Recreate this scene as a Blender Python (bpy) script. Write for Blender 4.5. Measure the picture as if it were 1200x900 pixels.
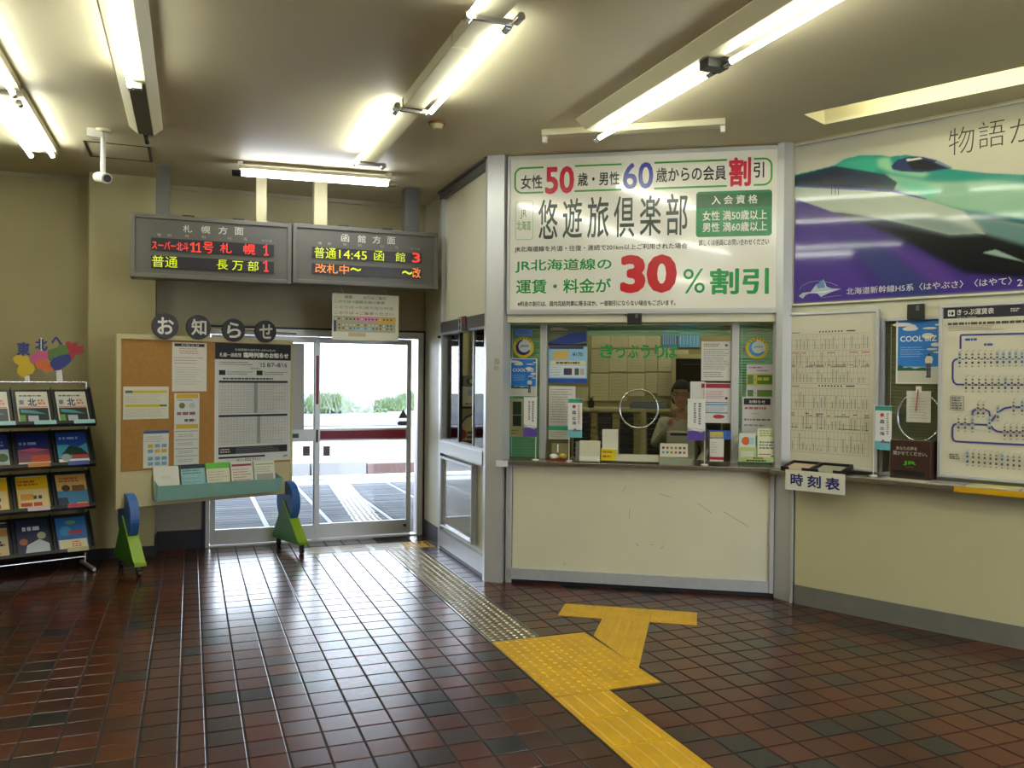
import bpy, bmesh, math, random
import numpy as np
from mathutils import Vector, Matrix, Euler

for o in list(bpy.data.objects): bpy.data.objects.remove(o)
SC = bpy.context.scene
COL = SC.collection
rnd = random.Random(7)
R_ = math.radians

# ---------------------------------------------------------------- camera (photo frame 1200x900)
FPX, YAW, PIT, ROL, EYE = 988.4, .3641, -.0066, .0087, 1.55
cF = Vector((math.sin(YAW)*math.cos(PIT), math.cos(YAW)*math.cos(PIT), math.sin(PIT)))
r0 = Vector((math.cos(YAW), -math.sin(YAW), 0)); u0 = r0.cross(cF)
cR = math.cos(ROL)*r0 + math.sin(ROL)*u0; cU = cR.cross(cF)
cd = bpy.data.cameras.new('camera'); cam = bpy.data.objects.new('camera', cd); COL.objects.link(cam)
cd.sensor_width = 36; cd.sensor_fit = 'HORIZONTAL'; cd.lens = FPX*36/1200; cd.clip_start = .05; cd.clip_end = 400
cam.matrix_world = Matrix(((cR.x, cU.x, -cF.x, 0), (cR.y, cU.y, -cF.y, 0), (cR.z, cU.z, -cF.z, EYE), (0, 0, 0, 1)))
SC.camera = cam

# ---------------------------------------------------------------- world and exposure
w = bpy.data.worlds.new('overcast'); SC.world = w; w.use_nodes = True
wn = w.node_tree; bg = wn.nodes['Background']
tc = wn.nodes.new('ShaderNodeTexCoord'); sx = wn.nodes.new('ShaderNodeSeparateXYZ'); cr = wn.nodes.new('ShaderNodeValToRGB')
wn.links.new(tc.outputs['Generated'], sx.inputs[0]); wn.links.new(sx.outputs['Z'], cr.inputs[0]); wn.links.new(cr.outputs[0], bg.inputs[0])
cr.color_ramp.elements[0].color = (.80, .87, 1, 1); cr.color_ramp.elements[1].color = (.74, .84, 1, 1)
bg.inputs[1].default_value = 6.5
SC.view_settings.view_transform = 'Standard'; SC.view_settings.look = 'None'; SC.view_settings.gamma = 1
SC.view_settings.use_curve_mapping = False; SC.view_settings.exposure = 0.5
SC.cycles.use_denoising = True; SC.cycles.max_bounces = 8; SC.cycles.caustics_reflective = False; SC.cycles.caustics_refractive = False
SC.cycles.sample_clamp_indirect = 6; SC.cycles.transparent_max_bounces = 12
TUBE = 26.0      # radiance of a fluorescent tube

def portal(loc, rot, sx_, sy_):
    l = bpy.data.lights.new('doorway_portal', 'AREA'); l.shape = 'RECTANGLE'; l.size = sx_; l.size_y = sy_; l.cycles.is_portal = True
    o = bpy.data.objects.new('doorway_portal', l); COL.objects.link(o); o.location = loc; o.rotation_euler = rot
portal((1.12, 8.25, 1.0), (R_(-90), 0, 0), 2.0, 2.0)
portal((4.35, -2.1, 1.5), (R_(90), 0, 0), 2.7, 3.0)       # the glazed entrance behind the viewer

# ---------------------------------------------------------------- materials
def lin(c):
    if isinstance(c, str): c = tuple(int(c[i:i+2], 16)/255 for i in (0, 2, 4))
    return tuple(x/12.92 if x <= .04045 else ((x+.055)/1.055)**2.4 for x in c)
MATS = {}
def mat(name, col, rough=.6, metal=0., noise=0., nscale=8., bump=0., bscale=60., spec=.5, emit=0., coat=0., dirt=None):
    if name in MATS: return MATS[name]
    m = bpy.data.materials.new(name); m.use_nodes = True; MATS[name] = m
    nt = m.node_tree; b = nt.nodes['Principled BSDF']; c = lin(col)
    b.inputs['Base Color'].default_value = (*c, 1); b.inputs['Roughness'].default_value = rough
    b.inputs['Metallic'].default_value = metal; b.inputs['Specular IOR Level'].default_value = spec
    if coat: b.inputs['Coat Weight'].default_value = coat; b.inputs['Coat Roughness'].default_value = .06
    if emit: b.inputs['Emission Color'].default_value = (*c, 1); b.inputs['Emission Strength'].default_value = emit
    if noise or bump or dirt:
        t = nt.nodes.new('ShaderNodeTexCoord')
    if noise:
        n = nt.nodes.new('ShaderNodeTexNoise'); n.inputs['Scale'].default_value = nscale; n.inputs['Detail'].default_value = 5
        nt.links.new(t.outputs['Object'], n.inputs['Vector'])
        r = nt.nodes.new('ShaderNodeMapRange'); r.inputs[1].default_value = .3; r.inputs[2].default_value = .7
        r.inputs[3].default_value = 1-noise; r.inputs[4].default_value = 1+noise*.5
        nt.links.new(n.outputs['Fac'], r.inputs[0])
        h = nt.nodes.new('ShaderNodeHueSaturation'); h.inputs['Color'].default_value = (*c, 1)
        nt.links.new(r.outputs[0], h.inputs['Value']); nt.links.new(h.outputs[0], b.inputs['Base Color'])
    if bump:
        n2 = nt.nodes.new('ShaderNodeTexNoise'); n2.inputs['Scale'].default_value = bscale; n2.inputs['Detail'].default_value = 3
        nt.links.new(t.outputs['Object'], n2.inputs['Vector'])
        bp = nt.nodes.new('ShaderNodeBump'); bp.inputs['Strength'].default_value = bump; bp.inputs['Distance'].default_value = .01
        nt.links.new(n2.outputs['Fac'], bp.inputs['Height']); nt.links.new(bp.outputs[0], b.inputs['Normal'])
    return m
def glassmat(name, tint=(.93, .97, .95), refl=1.45, rough=0.0):
    if name in MATS: return MATS[name]
    m = bpy.data.materials.new(name); m.use_nodes = True; MATS[name] = m; nt = m.node_tree; nt.nodes.clear()
    o = nt.nodes.new('ShaderNodeOutputMaterial'); mx = nt.nodes.new('ShaderNodeMixShader'); tr = nt.nodes.new('ShaderNodeBsdfTransparent')
    g = nt.nodes.new('ShaderNodeBsdfGlossy'); fr = nt.nodes.new('ShaderNodeFresnel')
    tr.inputs[0].default_value = (*tint, 1); g.inputs['Roughness'].default_value = rough; fr.inputs[0].default_value = refl
    nt.links.new(fr.outputs[0], mx.inputs[0]); nt.links.new(tr.outputs[0], mx.inputs[1]); nt.links.new(g.outputs[0], mx.inputs[2]); nt.links.new(mx.outputs[0], o.inputs[0])
    return m
def flat(col, rough=.5):            # printed ink / paper of one colour
    return mat('print_%s_%d' % (col, int(rough*100)), col, rough)

CREAM = mat('cream_painted_panel', 'd6d2b8', .42, noise=.05, nscale=2.2)
WALLC = mat('beige_wall_paint', 'ada378', .6, noise=.10, nscale=1.3, bump=.05, bscale=200)
CEIL = mat('ceiling_paint', 'd0c6a6', .55, noise=.06, nscale=1.2, bump=.10, bscale=90)
ALU = mat('brushed_aluminium', 'bcc0c6', .36, metal=.3, noise=.06, nscale=20)
ALUW = mat('silver_painted_frame', 'c6c7c8', .35, metal=.35)
ALUD = mat('dark_aluminium', '6c6b68', .4, metal=.6)
STEEL = mat('stainless_steel', 'a8a39c', .25, metal=.9, noise=.08, nscale=15)
BASE = mat('dark_vinyl_baseboard', '1b1d26', .45)
BLACK = mat('black_plastic', '131316', .4)
CHROME = mat('chrome_metal', 'dcdcdc', .12, metal=1)
WHITEP = mat('white_plastic', 'e6e4dc', .4)
CORK = mat('cork_board', 'a5783c', .85, noise=.12, nscale=30, bump=.3, bscale=300)
GLASS = glassmat('window_glass', (.98, .99, .985))
GLASSD = glassmat('reflective_door_glass', (.95, .97, .97), 1.5)
ACRYL = glassmat('clear_acrylic', (.93, .95, .95), 1.4, .03)

# ---------------------------------------------------------------- helpers
class Pl:
    """vertical plane: s along it, d away from the viewer, z up"""
    def __init__(s, x, y, ang):
        s.o = Vector((x, y)); s.ang = R_(ang); s.u = Vector((math.cos(s.ang), math.sin(s.ang))); s.n = Vector((-s.u.y, s.u.x))
    def W(s, S, d=0, z=0):
        p = s.o + s.u*S + s.n*d; return Vector((p.x, p.y, z))
    def hit(s, x, y, d=0):
        ry = cF*FPX + cR*(x-600) - cU*(y-450)
        t = ((s.o+s.n*d).dot(s.n))/(ry.x*s.n.x+ry.y*s.n.y); h = ry*t
        return (Vector((h.x, h.y))-s.o).dot(s.u), EYE+h.z
def floor_at(x, y, z=0):
    ry = cF*FPX + cR*(x-600) - cU*(y-450); t = (z-EYE)/ry.z
    return Vector((ry.x*t, ry.y*t, z))
PM = Pl(2.22, 6.013, -32); PR = Pl(3.928, 4.805, -65); PS = Pl(2.12, 8.08, -90); PB = Pl(0, 8.08, 0)

def remap(P, s, z, d0, d1):       # where the sight line through (s, d0, z) meets the parallel plane d1
    w_ = P.W(s, d0, z)-Vector((0, 0, EYE)); t = (P.o+P.n*d1).dot(P.n)/(w_.x*P.n.x+w_.y*P.n.y); h = w_*t
    return (Vector((h.x, h.y))-P.o).dot(P.u), EYE+h.z

class MB:
    def __init__(s): s.v = []; s.f = []; s.m = []; s.sm = []
    def add(s, vs, fs, mi=0, smooth=False):
        k = len(s.v); s.v += [tuple(v) for v in vs]; s.f += [tuple(i+k for i in f) for f in fs]; s.m += [mi]*len(fs); s.sm += [smooth]*len(fs); return s
    def box(s, x0, x1, y0, y1, z0, z1, mi=0, M=None):
        vs = [Vector((x, y, z)) for z in (z0, z1) for y in (y0, y1) for x in (x0, x1)]
        if M is not None: vs = [M @ v for v in vs]
        return s.add(vs, [(0, 2, 3, 1), (4, 5, 7, 6), (0, 1, 5, 4), (2, 6, 7, 3), (0, 4, 6, 2), (1, 3, 7, 5)], mi)
    def frame(s, x0, x1, z0, z1, t, y0, y1, mi=0, tz=None):       # rectangular frame in the xz plane
        tz = tz or t
        s.box(x0, x0+t, y0, y1, z0, z1, mi); s.box(x1-t, x1, y0, y1, z0, z1, mi)
        s.box(x0+t, x1-t, y0, y1, z0, z0+tz, mi); return s.box(x0+t, x1-t, y0, y1, z1-tz, z1, mi)
    def prism(s, pts, y0, y1, mi=0, ax='y', M=None):               # outline extruded along an axis
        n = len(pts)
        mk = {'y': lambda a, b, t: (a, t, b), 'x': lambda a, b, t: (t, a, b), 'z': lambda a, b, t: (a, b, t)}[ax]
        vs = [Vector(mk(a, b, y0)) for a, b in pts]+[Vector(mk(a, b, y1)) for a, b in pts]
        if M is not None: vs = [M @ v for v in vs]
        return s.add(vs, [tuple(range(n)), tuple(range(2*n-1, n-1, -1))]+[(i, i+n, (i+1) % n+n, (i+1) % n) for i in range(n)], mi)
    def tube(s, p0, p1, r, n=12, mi=0, r2=None, cap=True):
        p0 = Vector(p0); p1 = Vector(p1); d = (p1-p0).normalized(); a = d.orthogonal().normalized(); b = d.cross(a); r2 = r if r2 is None else r2
        vs = [p0+(a*math.cos(t)+b*math.sin(t))*r for t in [2*math.pi*i/n for i in range(n)]]+[p1+(a*math.cos(t)+b*math.sin(t))*r2 for t in [2*math.pi*i/n for i in range(n)]]
        s.add(vs, [(i, (i+1) % n, (i+1) % n+n, i+n) for i in range(n)], mi, True)
        if cap: s.add(vs, [tuple(range(n-1, -1, -1)), tuple(range(n, 2*n))], mi)
        return s
    def path(s, pts, r, n=8, mi=0, closed=False):
        m = len(pts); pts = [Vector(p) for p in pts]; rings = []
        a0 = None
        for i in range(m):
            t = (pts[(i+1) % m if closed else min(i+1, m-1)]-pts[(i-1) % m if closed else max(i-1, 0)]).normalized()
            if a0 is None: a0 = t.orthogonal().normalized()
            a0 = (a0-t*a0.dot(t)).normalized(); b = t.cross(a0)
            rings += [pts[i]+(a0*math.cos(2*math.pi*k/n)+b*math.sin(2*math.pi*k/n))*r for k in range(n)]
        fs = [(i*n+k, i*n+(k+1) % n, ((i+1) % m)*n+(k+1) % n, ((i+1) % m)*n+k) for i in range(m if closed else m-1) for k in range(n)]
        return s.add(rings, fs, mi, True)
    def ball(s, c, r, n=10, mi=0, sc=(1, 1, 1)):
        c = Vector(c); vs = []; fs = []
        for i in range(n+1):
            th = math.pi*i/n
            for k in range(2*n):
                ph = math.pi*k/n; vs.append((c.x+r*sc[0]*math.sin(th)*math.cos(ph), c.y+r*sc[1]*math.sin(th)*math.sin(ph), c.z+r*sc[2]*math.cos(th)))
        for i in range(n):
            for k in range(2*n): fs.append((i*2*n+k, (i+1)*2*n+k, (i+1)*2*n+(k+1) % (2*n), i*2*n+(k+1) % (2*n)))
        return s.add(vs, fs, mi, True)
    def build(s, name, mats, parent=None, loc=(0, 0, 0), rot=(0, 0, 0), bevel=0, kind=None, fix=True):
        me = bpy.data.meshes.new(name); me.from_pydata(s.v, [], s.f)
        for m in (mats if isinstance(mats, (list, tuple)) else [mats]): me.materials.append(m)
        me.polygons.foreach_set('material_index', s.m); me.polygons.foreach_set('use_smooth', s.sm)
        if fix:
            bm = bmesh.new(); bm.from_mesh(me); bmesh.ops.recalc_face_normals(bm, faces=bm.faces); bm.to_mesh(me); bm.free()
        o = bpy.data.objects.new(name, me); COL.objects.link(o); o.location = loc; o.rotation_euler = rot
        if parent: o.parent = parent
        if bevel:
            b = o.modifiers.new('bevel', 'BEVEL'); b.width = bevel; b.segments = 2; b.limit_method = 'ANGLE'
        if kind: o['kind'] = kind
        return o
def thing(name, label, cat, loc=(0, 0, 0), rz=0, group=None, rot=None):
    o = bpy.data.objects.new(name, None); COL.objects.link(o); o.empty_display_size = .05
    o.location = loc; o.rotation_euler = rot if rot else (0, 0, rz); o['label'] = label; o['category'] = cat
    if group: o['group'] = group
    return o
def tag(o, label, cat, group=None):
    o['label'] = label; o['category'] = cat
    if group: o['group'] = group
    return o
def struct(name, mb, m, loc=(0, 0, 0), rz=0, parent=None, bevel=0, label=None):
    o = mb.build(name, m, parent, loc, (0, 0, rz), bevel)
    if not parent: o['kind'] = 'structure'
    if label: o['label'] = label
    return o

# text: glyph outlines turned into flat geometry, fitted into a rectangle
_TC = {}
def glyphs(txt, bold=0., sp=1.0, shear=0.):
    key = (txt, bold, sp, shear)
    if key in _TC: return _TC[key]
    cu = bpy.data.curves.new('t', 'FONT'); cu.body = txt; cu.resolution_u = 3; cu.offset = bold; cu.space_character = sp; cu.shear = shear
    cu.fill_mode = 'FRONT'
    ob = bpy.data.objects.new('t', cu); COL.objects.link(ob)
    dg = bpy.context.evaluated_depsgraph_get(); ev = ob.evaluated_get(dg); me = ev.to_mesh()
    vs = [(v.co.x, v.co.y) for v in me.vertices]; fs = [tuple(p.vertices) for p in me.polygons]
    ev.to_mesh_clear(); bpy.data.objects.remove(ob); bpy.data.curves.remove(cu)
    xs = [v[0] for v in vs] or [0, 1]; ys = [v[1] for v in vs] or [0, 1]
    _TC[key] = (vs, fs, min(xs), max(xs), min(ys), max(ys)); return _TC[key]

class Sheet:
    """flat print on a thin panel, drawn in panel coordinates (u right, v up); each layer sits a hair proud of the one below"""
    def __init__(s, rough=.5, eps=.0005): s.mb = MB(); s.cols = []; s.L = 0; s.n = 0; s.rough = rough; s.eps = eps
    def ci(s, c):
        if c not in s.cols: s.cols.append(c)
        return s.cols.index(c)
    def up(s, n=1): s.L += n; s.n = 0; return s
    def y(s): s.n += 1; return -s.eps*(s.L+1)-2e-5*min(s.n, 24)
    def poly(s, pts, c): y = s.y(); s.mb.add([(a, y, b) for a, b in pts], [tuple(range(len(pts)))], s.ci(c)); return s
    def rect(s, a, b, c, d, col): return s.poly([(a, b), (c, b), (c, d), (a, d)], col)     # u0 v0 u1 v1
    def disc(s, u, v, r, col, n=32, rv=None, a0=0, a1=360):
        rv = rv or r; return s.poly([(u+r*math.cos(R_(a0+(a1-a0)*i/n)), v+rv*math.sin(R_(a0+(a1-a0)*i/n))) for i in range(n if a1-a0 == 360 else n+1)], col)
    def line(s, pts, wd, col):
        y = s.y(); vs = []; n = len(pts); pts = [Vector(p) for p in pts]
        for i in range(n):
            t = (pts[min(i+1, n-1)]-pts[max(i-1, 0)]).normalized(); q = Vector((-t.y, t.x))*wd/2
            vs += [(pts[i].x+q.x, y, pts[i].y+q.y), (pts[i].x-q.x, y, pts[i].y-q.y)]
        s.mb.add(vs, [(2*i, 2*i+1, 2*i+3, 2*i+2) for i in range(n-1)], s.ci(col)); return s
    def ring(s, u, v, r0, r1, col, n=40, a0=0, a1=360):
        y = s.y(); vs = []
        for i in range(n+1):
            a = R_(a0+(a1-a0)*i/n); vs += [(u+r0*math.cos(a), y, v+r0*math.sin(a)), (u+r1*math.cos(a), y, v+r1*math.sin(a))]
        s.mb.add(vs, [(2*i, 2*i+1, 2*i+3, 2*i+2) for i in range(n)], s.ci(col)); return s
    def rrect(s, a, b, c, d, r, col, wd=None):
        pts = []
        for cx, cy, a0 in ((c-r, d-r, 0), (a+r, d-r, 90), (a+r, b+r, 180), (c-r, b+r, 270)):
            pts += [(cx+r*math.cos(R_(a0+i*15)), cy+r*math.sin(R_(a0+i*15))) for i in range(7)]
        if wd: return s.line(pts+[pts[0]], wd, col)
        return s.poly(pts, col)
    def text(s, txt, a, b, c, d, col, bold=0., sp=1., shear=0.):
        vs, fs, x0, x1, y0, y1 = glyphs(txt, min(bold, 0), sp, shear); B = max(bold, 0)
        b, d = min(b, d), max(b, d); kx = (c-a)/max(x1-x0+2*B, 1e-6); ky = (d-b)/max(y1-y0+2*B, 1e-6); y = s.y()      # heavier weight: the outline stamped with small shifts
        for kk, (ox, oy) in enumerate([(0, 0)] if bold < .004 else [(math.cos(2*math.pi*(q+.5)/n_), math.sin(2*math.pi*(q+.5)/n_)) for n_ in [4 if bold < .022 else 8 if bold < .045 else 16] for q in range(n_)]+[(0, 0)]*(bold > .03)):
            s.mb.add([(a+(B+ox*B+v[0]-x0)*kx, y-kk*2e-5, b+(B+oy*B+v[1]-y0)*ky) for v in vs], fs, s.ci(col))
        return s
    def words(s, a, b, c, d, col, rows, hgt=.45, seed=1, indent=0.):    # rows of print too small to read
        a, c = min(a, c), max(a, c); b, d = min(b, d), max(b, d); r = random.Random(seed); dz = max((d-b)/rows, 1e-4)
        for i in range(rows):
            v = d-(i+.5)*dz; u = a+(indent*r.random()*(c-a)); end = c-(c-a)*r.random()*.25
            while u < end:
                wv = min(dz*hgt*(.6+2.2*r.random()), end-u); s.rect(u, v-dz*hgt/2, u+wv, v+dz*hgt/2, col); u += wv+dz*.25
        return s
    def build(s, parent, name='print', loc=(0, 0, 0), rot=(0, 0, 0)):
        if not s.mb.f: return None
        return s.mb.build(name, [flat(c, s.rough) for c in s.cols], parent, loc, rot, fix=False)

def paper(name, label, cat, P, x0, y0, x1, y1, col='dcd9cc', d=0., t=.0015, group=None, rough=.5, rz=0., bottom=None):
    """a thin sheet fixed on plane P; opposite corners read off the photograph; local origin = lower left corner"""
    s0, z1 = P.hit(x0, y0, d); s1, z0 = P.hit(x1, y1, d)
    if bottom is not None: z0 = bottom
    o = thing(name, label, cat, P.W(s0, d, z0), P.ang, group, rot=(0, rz, P.ang)); W_, H_ = s1-s0, z1-z0
    MB().box(0, W_, 0, t, 0, H_).build('sheet', flat(col, rough), o)
    return o, W_, H_
# ================================================================ SETTING
# floor: mortar bed, then every quarry tile a piece of its own
X0, PX_, Y0, PY_ = .0704, .1577, 3.5637, .1577
ROOM = [(-3.4, -2.0), (5.8, -2.0), (5.8, .78), (3.95, 4.77), (3.92, 4.95), (2.24, 6.03), (2.13, 6.12), (2.13, 8.08), (-3.4, 8.08)]
def inside(x, y, poly=ROOM):
    c = False; n = len(poly)
    for i in range(n):
        (x1, y1), (x2, y2) = poly[i], poly[(i+1) % n]
        if (y1 > y) != (y2 > y) and x < (x2-x1)*(y-y1)/(y2-y1)+x1: c = not c
    return c
GROUT = mat('dark_mortar', '262322', .8, noise=.2, nscale=20)
floor = struct('floor', MB().box(-3.6, 8.2, -3.2, 8.16, -.12, -.003), GROUT)
TILEM = []
for i, (c, rg) in enumerate([('4d1f0f', .22), ('3c190e', .24), ('56250f', .23), ('2f1e17', .24), ('1e1f21', .21), ('461f0e', .25)]):
    TILEM.append(mat('quarry_tile_%s' % ['red', 'brown', 'rust', 'umber', 'charcoal', 'plain'][i], c, rg, noise=.16, nscale=9, bump=.035, bscale=25, spec=.72))
def tile_mesh(w_, l_, m, nm):
    g = .0045; h = .0022; a, b = w_/2-g, l_/2-g
    mb = MB(); vs = []
    for (dx, dy, z) in ((0, 0, -.004), (0, 0, -.001), (-.0025, -.0025, 0)):
        vs += [(-a-dx, -b-dy, z), (a+dx, -b-dy, z), (a+dx, b+dy, z), (-a-dx, b+dy, z)]
    fs = [(8, 9, 10, 11)]
    for k in (0, 4): fs += [(k+i, k+(i+1) % 4, k+4+(i+1) % 4, k+4+i) for i in range(4)]
    me = bpy.data.meshes.new(nm); me.from_pydata(vs, [], fs); me.materials.append(m); return me, vs, fs
tmesh = {}
cells = []
cols_x = [(X0+PX_*k, X0+PX_*(k+1)) for k in range(10)]+[(1.963+PX_*k, 1.963+PX_*(k+1)) for k in range(25)]
cols_x += [(X0-.1083, X0)]+[(X0-.1083-PX_*(k+1), X0-.1083-PX_*k) for k in range(22)]
cols_x += [(1.6474, 1.66)]
STRIP = (1.6605, 1.9605, 4.66, 7.50)
cols_x = [c for c in cols_x if c[1]-c[0] > .03]
for (xa, xb) in cols_x+[(1.6474, 1.6474+PX_), (1.8051, 1.963)]:
    for j in range(-42, 30):
        ya, yb = Y0+PY_*j, Y0+PY_*(j+1); cx, cy = (xa+xb)/2, (ya+yb)/2
        if not inside(cx, cy) and not any(inside(x, y) for x in (xa, xb) for y in (ya, yb)): continue
        if xa > 1.60 and xb < 1.99 and cy > 4.66: continue
        cells.append((cx, cy, xb-xa, yb-ya))
def seen(cx, cy):
    v = Vector((cx, cy, -EYE)); zf = v.dot(cF)
    if zf < .5: return None
    return 600+FPX*v.dot(cR)/zf, 450-FPX*v.dot(cU)/zf, zf
near = []
for c in cells:
    q = seen(c[0], c[1])
    if q and -20 < q[0] < 1220 and q[1] < 915: near.append((q[2], c))
near.sort(key=lambda t: t[0]); near_set = set((round(c[0], 3), round(c[1], 3)) for _, c in near[:298])
def tile_kind(r): 
    t = r.random(); return 4 if t < .10 else 3 if t < .2 else 2 if t < .38 else 1 if t < .62 else 0 if t < .82 else 5
rt = random.Random(11); far_mb = MB()
for (cx, cy, w_, l_) in cells:
    k = tile_kind(rt); tx, ty = rt.uniform(-.0022, .0022), rt.uniform(-.0022, .0022)
    key = (k, round(w_, 3))
    if key not in tmesh: tmesh[key] = tile_mesh(w_, l_, TILEM[k], 'floor_tile')
    me, vs, fs = tmesh[key]
    if (round(cx, 3), round(cy, 3)) in near_set:
        o = bpy.data.objects.new('floor_tile', me); COL.objects.link(o); o.location = (cx, cy, 0); o.rotation_euler = (tx, ty, 0); o.parent = floor
    else:
        E_ = Euler((tx, ty, 0)).to_matrix(); far_mb.add([E_ @ Vector(v)+Vector((cx, cy, 0)) for v in vs], fs, k)
o = far_mb.build('floor_tiles', TILEM, floor, kind='stuff', fix=False)

# inlaid tactile strip towards the door (steel-worn studs)
def studded(name, m, outline, label=None, h=.003, rows=None, kind='dots', parent=None, sz=.3):
    pass
TACW = mat('worn_tactile_tile', '6f6448', .34, metal=.2, noise=.30, nscale=5, bump=.15, bscale=60)
TACY = mat('yellow_tactile_rubber', 'd3a400', .38, noise=.14, nscale=6, bump=.2, bscale=45)
def stud(mb, x, y, r, h, mi=0, n=8, z0=.0):
    vs = [(x+r*math.cos(2*math.pi*k/n), y+r*math.sin(2*math.pi*k/n), z0) for k in range(n)]+[(x+r*.62*math.cos(2*math.pi*k/n), y+r*.62*math.sin(2*math.pi*k/n), z0+h) for k in range(n)]
    mb.add(vs, [tuple(range(n, 2*n))]+[(k, (k+1) % n, (k+1) % n+n, k+n) for k in range(n)], mi)
def bar(mb, p, q, wd, h, z0=0.):
    p = Vector(p); q = Vector(q); t = (q-p).normalized(); n = Vector((-t.y, t.x))
    vs = []
    for (a, w2, z) in ((0, wd/2, z0), (wd*.3, wd*.28, z0+h)):
        for e, sg in ((p+t*a, 1), (p+t*a, -1), (q-t*a, -1), (q-t*a, 1)): vs.append((e.x+n.x*w2*sg, e.y+n.y*w2*sg, z))
    mb.add(vs, [(4, 5, 6, 7)]+[(i, (i+1) % 4, (i+1) % 4+4, i+4) for i in range(4)])
strip = thing('tactile_strip', 'worn grey-brown studded tactile strip inlaid from the sliding door to the yellow mats', 'tactile paving', (0, 0, 0))
def stud_tile(x0, y0, w_, l_, m, z=-.001, nx=6, ny=6, par=None, h=.005, mi=0):
    mb = MB().box(.002, w_-.002, .002, l_-.002, -.02, 0)
    for i in range(nx):
        for j in range(ny): stud(mb, w_*(i+.5)/nx, l_*(j+.5)/ny, .015, h, mi)
    return mb.build('stud_tile', m, par, (x0, y0, z), fix=False)
y = 4.665
sm0 = None
while y < 7.42:
    if sm0 is None: sm0 = stud_tile(1.6605, y, .30, .15, [TACW, mat('rubbed_stud', 'b9b4a0', .22, metal=.6)], par=strip, nx=6, ny=3, h=.006, mi=1)
    else: o = sm0.copy(); COL.objects.link(o); o.location = (1.6605, y, -.001)
    y += .1525
for xx in (1.655, 1.9655): MB().box(xx-.002, xx+.002, 4.665, 7.44, -.02, .0012).build('edge_trim', CHROME, strip)
TACB = mat('pale_tactile_tile', 'a8a08c', .28, noise=.2, nscale=12, bump=.1, spec=.8)
for i in range(4):
    mb = MB().box(.002, .298, .002, .298, -.02, 0)
    if i < 3:
        for k in range(4): bar(mb, (.02, .04+.073*k), (.28, .04+.073*k), .032, .005)
        mb.build('bar_tile', TACB, strip, (.955+.3*i-.02, 7.47, .001), fix=False)
stud_tile(1.835, 7.47, .28, .3, TACY, .0, par=strip, h=.005)

# ceiling with the opening for the recessed light
cz = 3.24
rp = [floor_at(942, 134, cz), floor_at(966, 146, cz)]
rdir = Vector((math.cos(R_(-64.5)), math.sin(R_(-64.5)), 0))
hole = [rp[0], rp[1], rp[1]+rdir*2.45, rp[0]+rdir*2.45]
CX0, CX1, CY0, CY1 = -3.5, 8.2, -3.1, 10.2
outer = [(CX0, CY1, cz), (CX1, CY1, cz), (CX1, CY0, cz), (CX0, CY0, cz)]
mb = MB(); vs = outer+[tuple(h) for h in hole]     # hole order: far-left, far-right(wall side), near-right, near-left
mb.add(vs, [(0, 1, 5, 4), (1, 2, 6, 5), (2, 3, 7, 6), (3, 0, 4, 7)])
ceiling = mb.build('ceiling', CEIL, fix=False); ceiling['kind'] = 'structure'
for p in ceiling.data.polygons: pass
struct('roof_slab', MB().box(CX0, CX1, CY0, 8.4, 3.5, 3.62), mat('roof_concrete', '777777', .8))
# walls
wall = MB()
wall.box(-3.55, .13, 0, .12, 0, 3.24); wall.box(.13, 2.14, 0, .12, 1.99, 3.24); wall.box(2.14, 2.9, 0, .12, 0, 3.24)
wb = struct('wall_back', wall, WALLC, (0, 8.08, 0))
struct('wall_column', MB().box(-.80, -.285, -.24, 0, .0, 3.24), WALLC, (0, 8.08, 0))
struct('wall_left', MB().box(-.12, 0, 0, 11.2, 0, 3.24), WALLC, (-3.4, -3.05, 0))
struct('wall_rear', MB().box(-3.5, 3.0, -.12, 0, 0, 3.24).box(5.7, 8.2, -.12, 0, 0, 3.24).box(3.0, 5.7, -.12, 0, 3.0, 3.24), WALLC, (0, -2.0, 0))
er = thing('door_4', '', 'd', (0, -2.0, 0)); del er['label']; del er['category']; er['kind'] = 'structure'
for k in range(2):
    xa = 3.0+1.35*k; MB().frame(xa, xa+1.35, .0, 3.0, .05, -.08, -.03).build('door_frame', ALUW, er); MB().box(xa+.05, xa+1.30, -.06, -.055, .05, 2.95).build('pane', GLASS, er)
struct('forecourt', MB().box(-12, 18, -14, -2.12, -.12, -.02), mat('forecourt_asphalt', '8a8a88', .8))
struct('wall_right', MB().box(0, .12, -3.8, 0, 0, 3.24), WALLC, (5.82, .75, 0))
PANL = mat('grey_lower_panel', '8f8c80', .5)
struct('trim_1', MB().box(-.285, .12, -.012, -.001, .17, 1.0), PANL, (0, 8.08, 0))
bb = MB().box(-3.4, -.80, -.012, 0, 0, .17); bb.box(-.812, -.273, -.252, -.24, 0, .09); bb.box(-.285, -.273, -.24, -.012, 0, .15); bb.box(-.273, .11, -.014, -.001, 0, .17)
struct('baseboard_back', bb, BASE, (0, 8.08, 0))
struct('trim_14', MB().box(-.28, 2.15, -.010, -.0005, 2.01, 2.60), mat('greige_transom_panel', 'a59d86', .5, noise=.05), (0, 8.08, 0))
struct('trim_2', MB().box(-3.4, 2.16, -.012, 0, 3.20, 3.239), mat('ceiling_bead', 'a79f80', .5), (0, 8.08, 0))

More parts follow.
